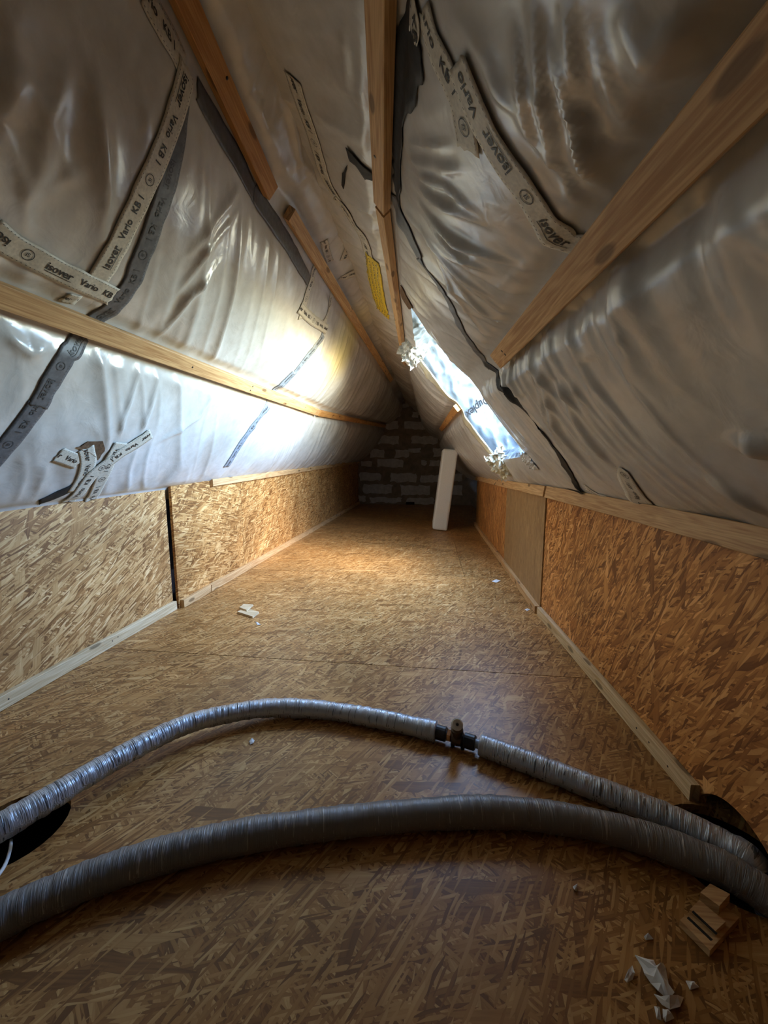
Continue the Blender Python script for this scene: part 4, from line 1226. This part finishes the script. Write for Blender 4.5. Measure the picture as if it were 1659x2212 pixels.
# ------------------------------------------------------------------ bits lying on the floor
def prism(name, outline, z0, z1, mat, parent=None, uv=True, top_scale=0.96):
    c = np.mean(outline, 0)
    b = [np.array([x, y, z0]) for x, y in outline]; t = [np.array([c[0] + (x - c[0]) * top_scale, c[1] + (y - c[1]) * top_scale, z1]) for x, y in outline]
    n = len(outline)
    f = [tuple(range(n))[::-1], tuple(range(n, 2 * n))] + [(i, (i + 1) % n, n + (i + 1) % n, n + i) for i in range(n)]
    uvs = [(p[0] * 1.0, p[1] + p[2]) for p in b + t]
    o = link(name, b + t, f, mat, parent, uvs)
    bm = bmesh.new(); bm.from_mesh(o.data); bmesh.ops.recalc_face_normals(bm, faces=bm.faces); bm.to_mesh(o.data); bm.free()
    return o
pf = lambda *pp: [tuple(on_floor(x, y)[:2]) for x, y in pp]
ch = empty('wood_chip', (*np.mean(pf((513, 1325), (560, 1320)), 0), 0))
tag(ch, 'small split wood chip lying on the floor near the left wall', 'wood chip')
prism('chip_layer', pf((512, 1325), (546, 1336), (560, 1325), (528, 1316)), 0.0005, .010, 'batten_pale', ch)
prism('chip_layer', pf((516, 1319), (533, 1325), (548, 1312), (526, 1311)), .010, .018, 'batten_pale', ch, top_scale=.9)
bk = empty('wood_block', (*np.mean(pf((1465, 2000), (1530, 2065), (1595, 1995), (1530, 1940)), 0), 0))
tag(bk, 'notched offcut of pale wood lying in the lower right corner', 'wood block')
prism('base', pf((1466, 2000), (1532, 2068), (1597, 1994), (1532, 1944)), .0005, .012, 'batten', bk, top_scale=.98)
prism('step', pf((1486, 1984), (1543, 2034), (1566, 2012), (1508, 1962)), .012, .019, 'batten', bk)
prism('upper_piece', pf((1508, 1958), (1550, 1990), (1574, 1962), (1530, 1938)), .012, .030, 'batten', bk)
prism('groove_shade', pf((1482, 1996), (1534, 2046), (1538, 2043), (1486, 1993)), .0115, .0125, 'painted_dark', bk, top_scale=1)  # thin black bar painting the shade of a groove
prism('groove_shade', pf((1492, 1990), (1544, 2040), (1547, 2037), (1495, 1987)), .0185, .0195, 'painted_dark', bk, top_scale=1)  # second groove, its shade likewise a black bar on the surface

def scrap(px, h, label, seed, group='white scraps on the floor'):
    r_ = random.Random(seed)
    o2 = pf(*px)
    c = np.mean(o2, 0); n = len(o2)
    V = [np.array([c[0], c[1], h * 1.1])]
    for k, sc_ in ((0, 1.0), (1, .55)):
        for i, (x, y) in enumerate(o2):
            V.append(np.array([c[0] + (x - c[0]) * sc_, c[1] + (y - c[1]) * sc_, .0008 + (r_.uniform(.2, 1.0) * h if k else r_.uniform(0, .45) * h)]))
    B = [v * np.array([1, 1, 0]) + np.array([0, 0, max(.0003, v[2] - .0012)]) for v in V]
    m = len(V)
    f = []
    for i in range(n):
        j = (i + 1) % n
        f += [(0, 1 + n + i, 1 + n + j), (1 + n + i, 1 + i, 1 + j), (1 + n + i, 1 + j, 1 + n + j)]
    fb = [tuple(m + q for q in t[::-1]) for t in f]
    rim = [(1 + i, m + 1 + i, m + 1 + (i + 1) % n, 1 + (i + 1) % n) for i in range(n)]
    o = link('white_scrap', V + B, f + fb + rim, 'scrap')
    bm = bmesh.new(); bm.from_mesh(o.data); bmesh.ops.recalc_face_normals(bm, faces=bm.faces); bm.to_mesh(o.data); bm.free()
    return tag(o, label, 'scrap', group)
S = lambda pts: [(1200 + x / 3.614, 1860 + y / 3.614) for x, y in pts]
scrap(S([(618, 738), (690, 785), (765, 800), (795, 850), (840, 815), (858, 850), (880, 980), (925, 1050), (885, 1085), (850, 1060), (800, 1040), (745, 970), (690, 900), (675, 830)]), .016, 'largest crumpled white scrap lying in the lower right corner', 1)
scrap(S([(765, 1065), (830, 1095), (900, 1080), (1000, 1070), (970, 1160), (890, 1180), (830, 1140)]), .014, 'crumpled white scrap just below the largest one', 2)
scrap(S([(770, 1140), (810, 1150), (825, 1250), (790, 1240)]), .008, 'left one of two slim white scraps at the bottom edge', 3)
scrap(S([(835, 1160), (880, 1190), (925, 1235), (860, 1262), (838, 1230)]), .010, 'right one of two white scraps at the bottom edge', 4)
scrap(S([(598, 828), (618, 890), (600, 940), (555, 965), (535, 940), (565, 870)]), .010, 'curled white scrap left of the largest one', 5)
scrap(S([(1015, 945), (1080, 950), (1120, 992), (1050, 1010)]), .006, 'small flat white scrap right of the largest one', 6)
scrap(S([(690, 595), (722, 565), (762, 618), (705, 618)]), .008, 'tiny white scrap between the wood offcut and the hose', 7)
scrap(S([(135, 205), (170, 190), (165, 240), (148, 235)]), .008, 'tiny white scrap in front of the grey hose', 8)
scrap([(538, 1603), (544, 1595), (550, 1600), (547, 1607), (540, 1609)], .005, 'tiny white scrap between the two hoses', 9)
scrap([(551, 1343), (557, 1345), (563, 1350), (556, 1350)], .004, 'tiny white scrap beside the wood chip', 10)
scrap([(1062, 1256), (1072, 1252), (1081, 1255), (1072, 1259)], .006, 'tiny white scrap on the bright floor near the right wall', 11)
scrap([(1133, 1317), (1139, 1315), (1145, 1317), (1139, 1320)], .005, 'tiny white scrap against the right skirting strip', 12)
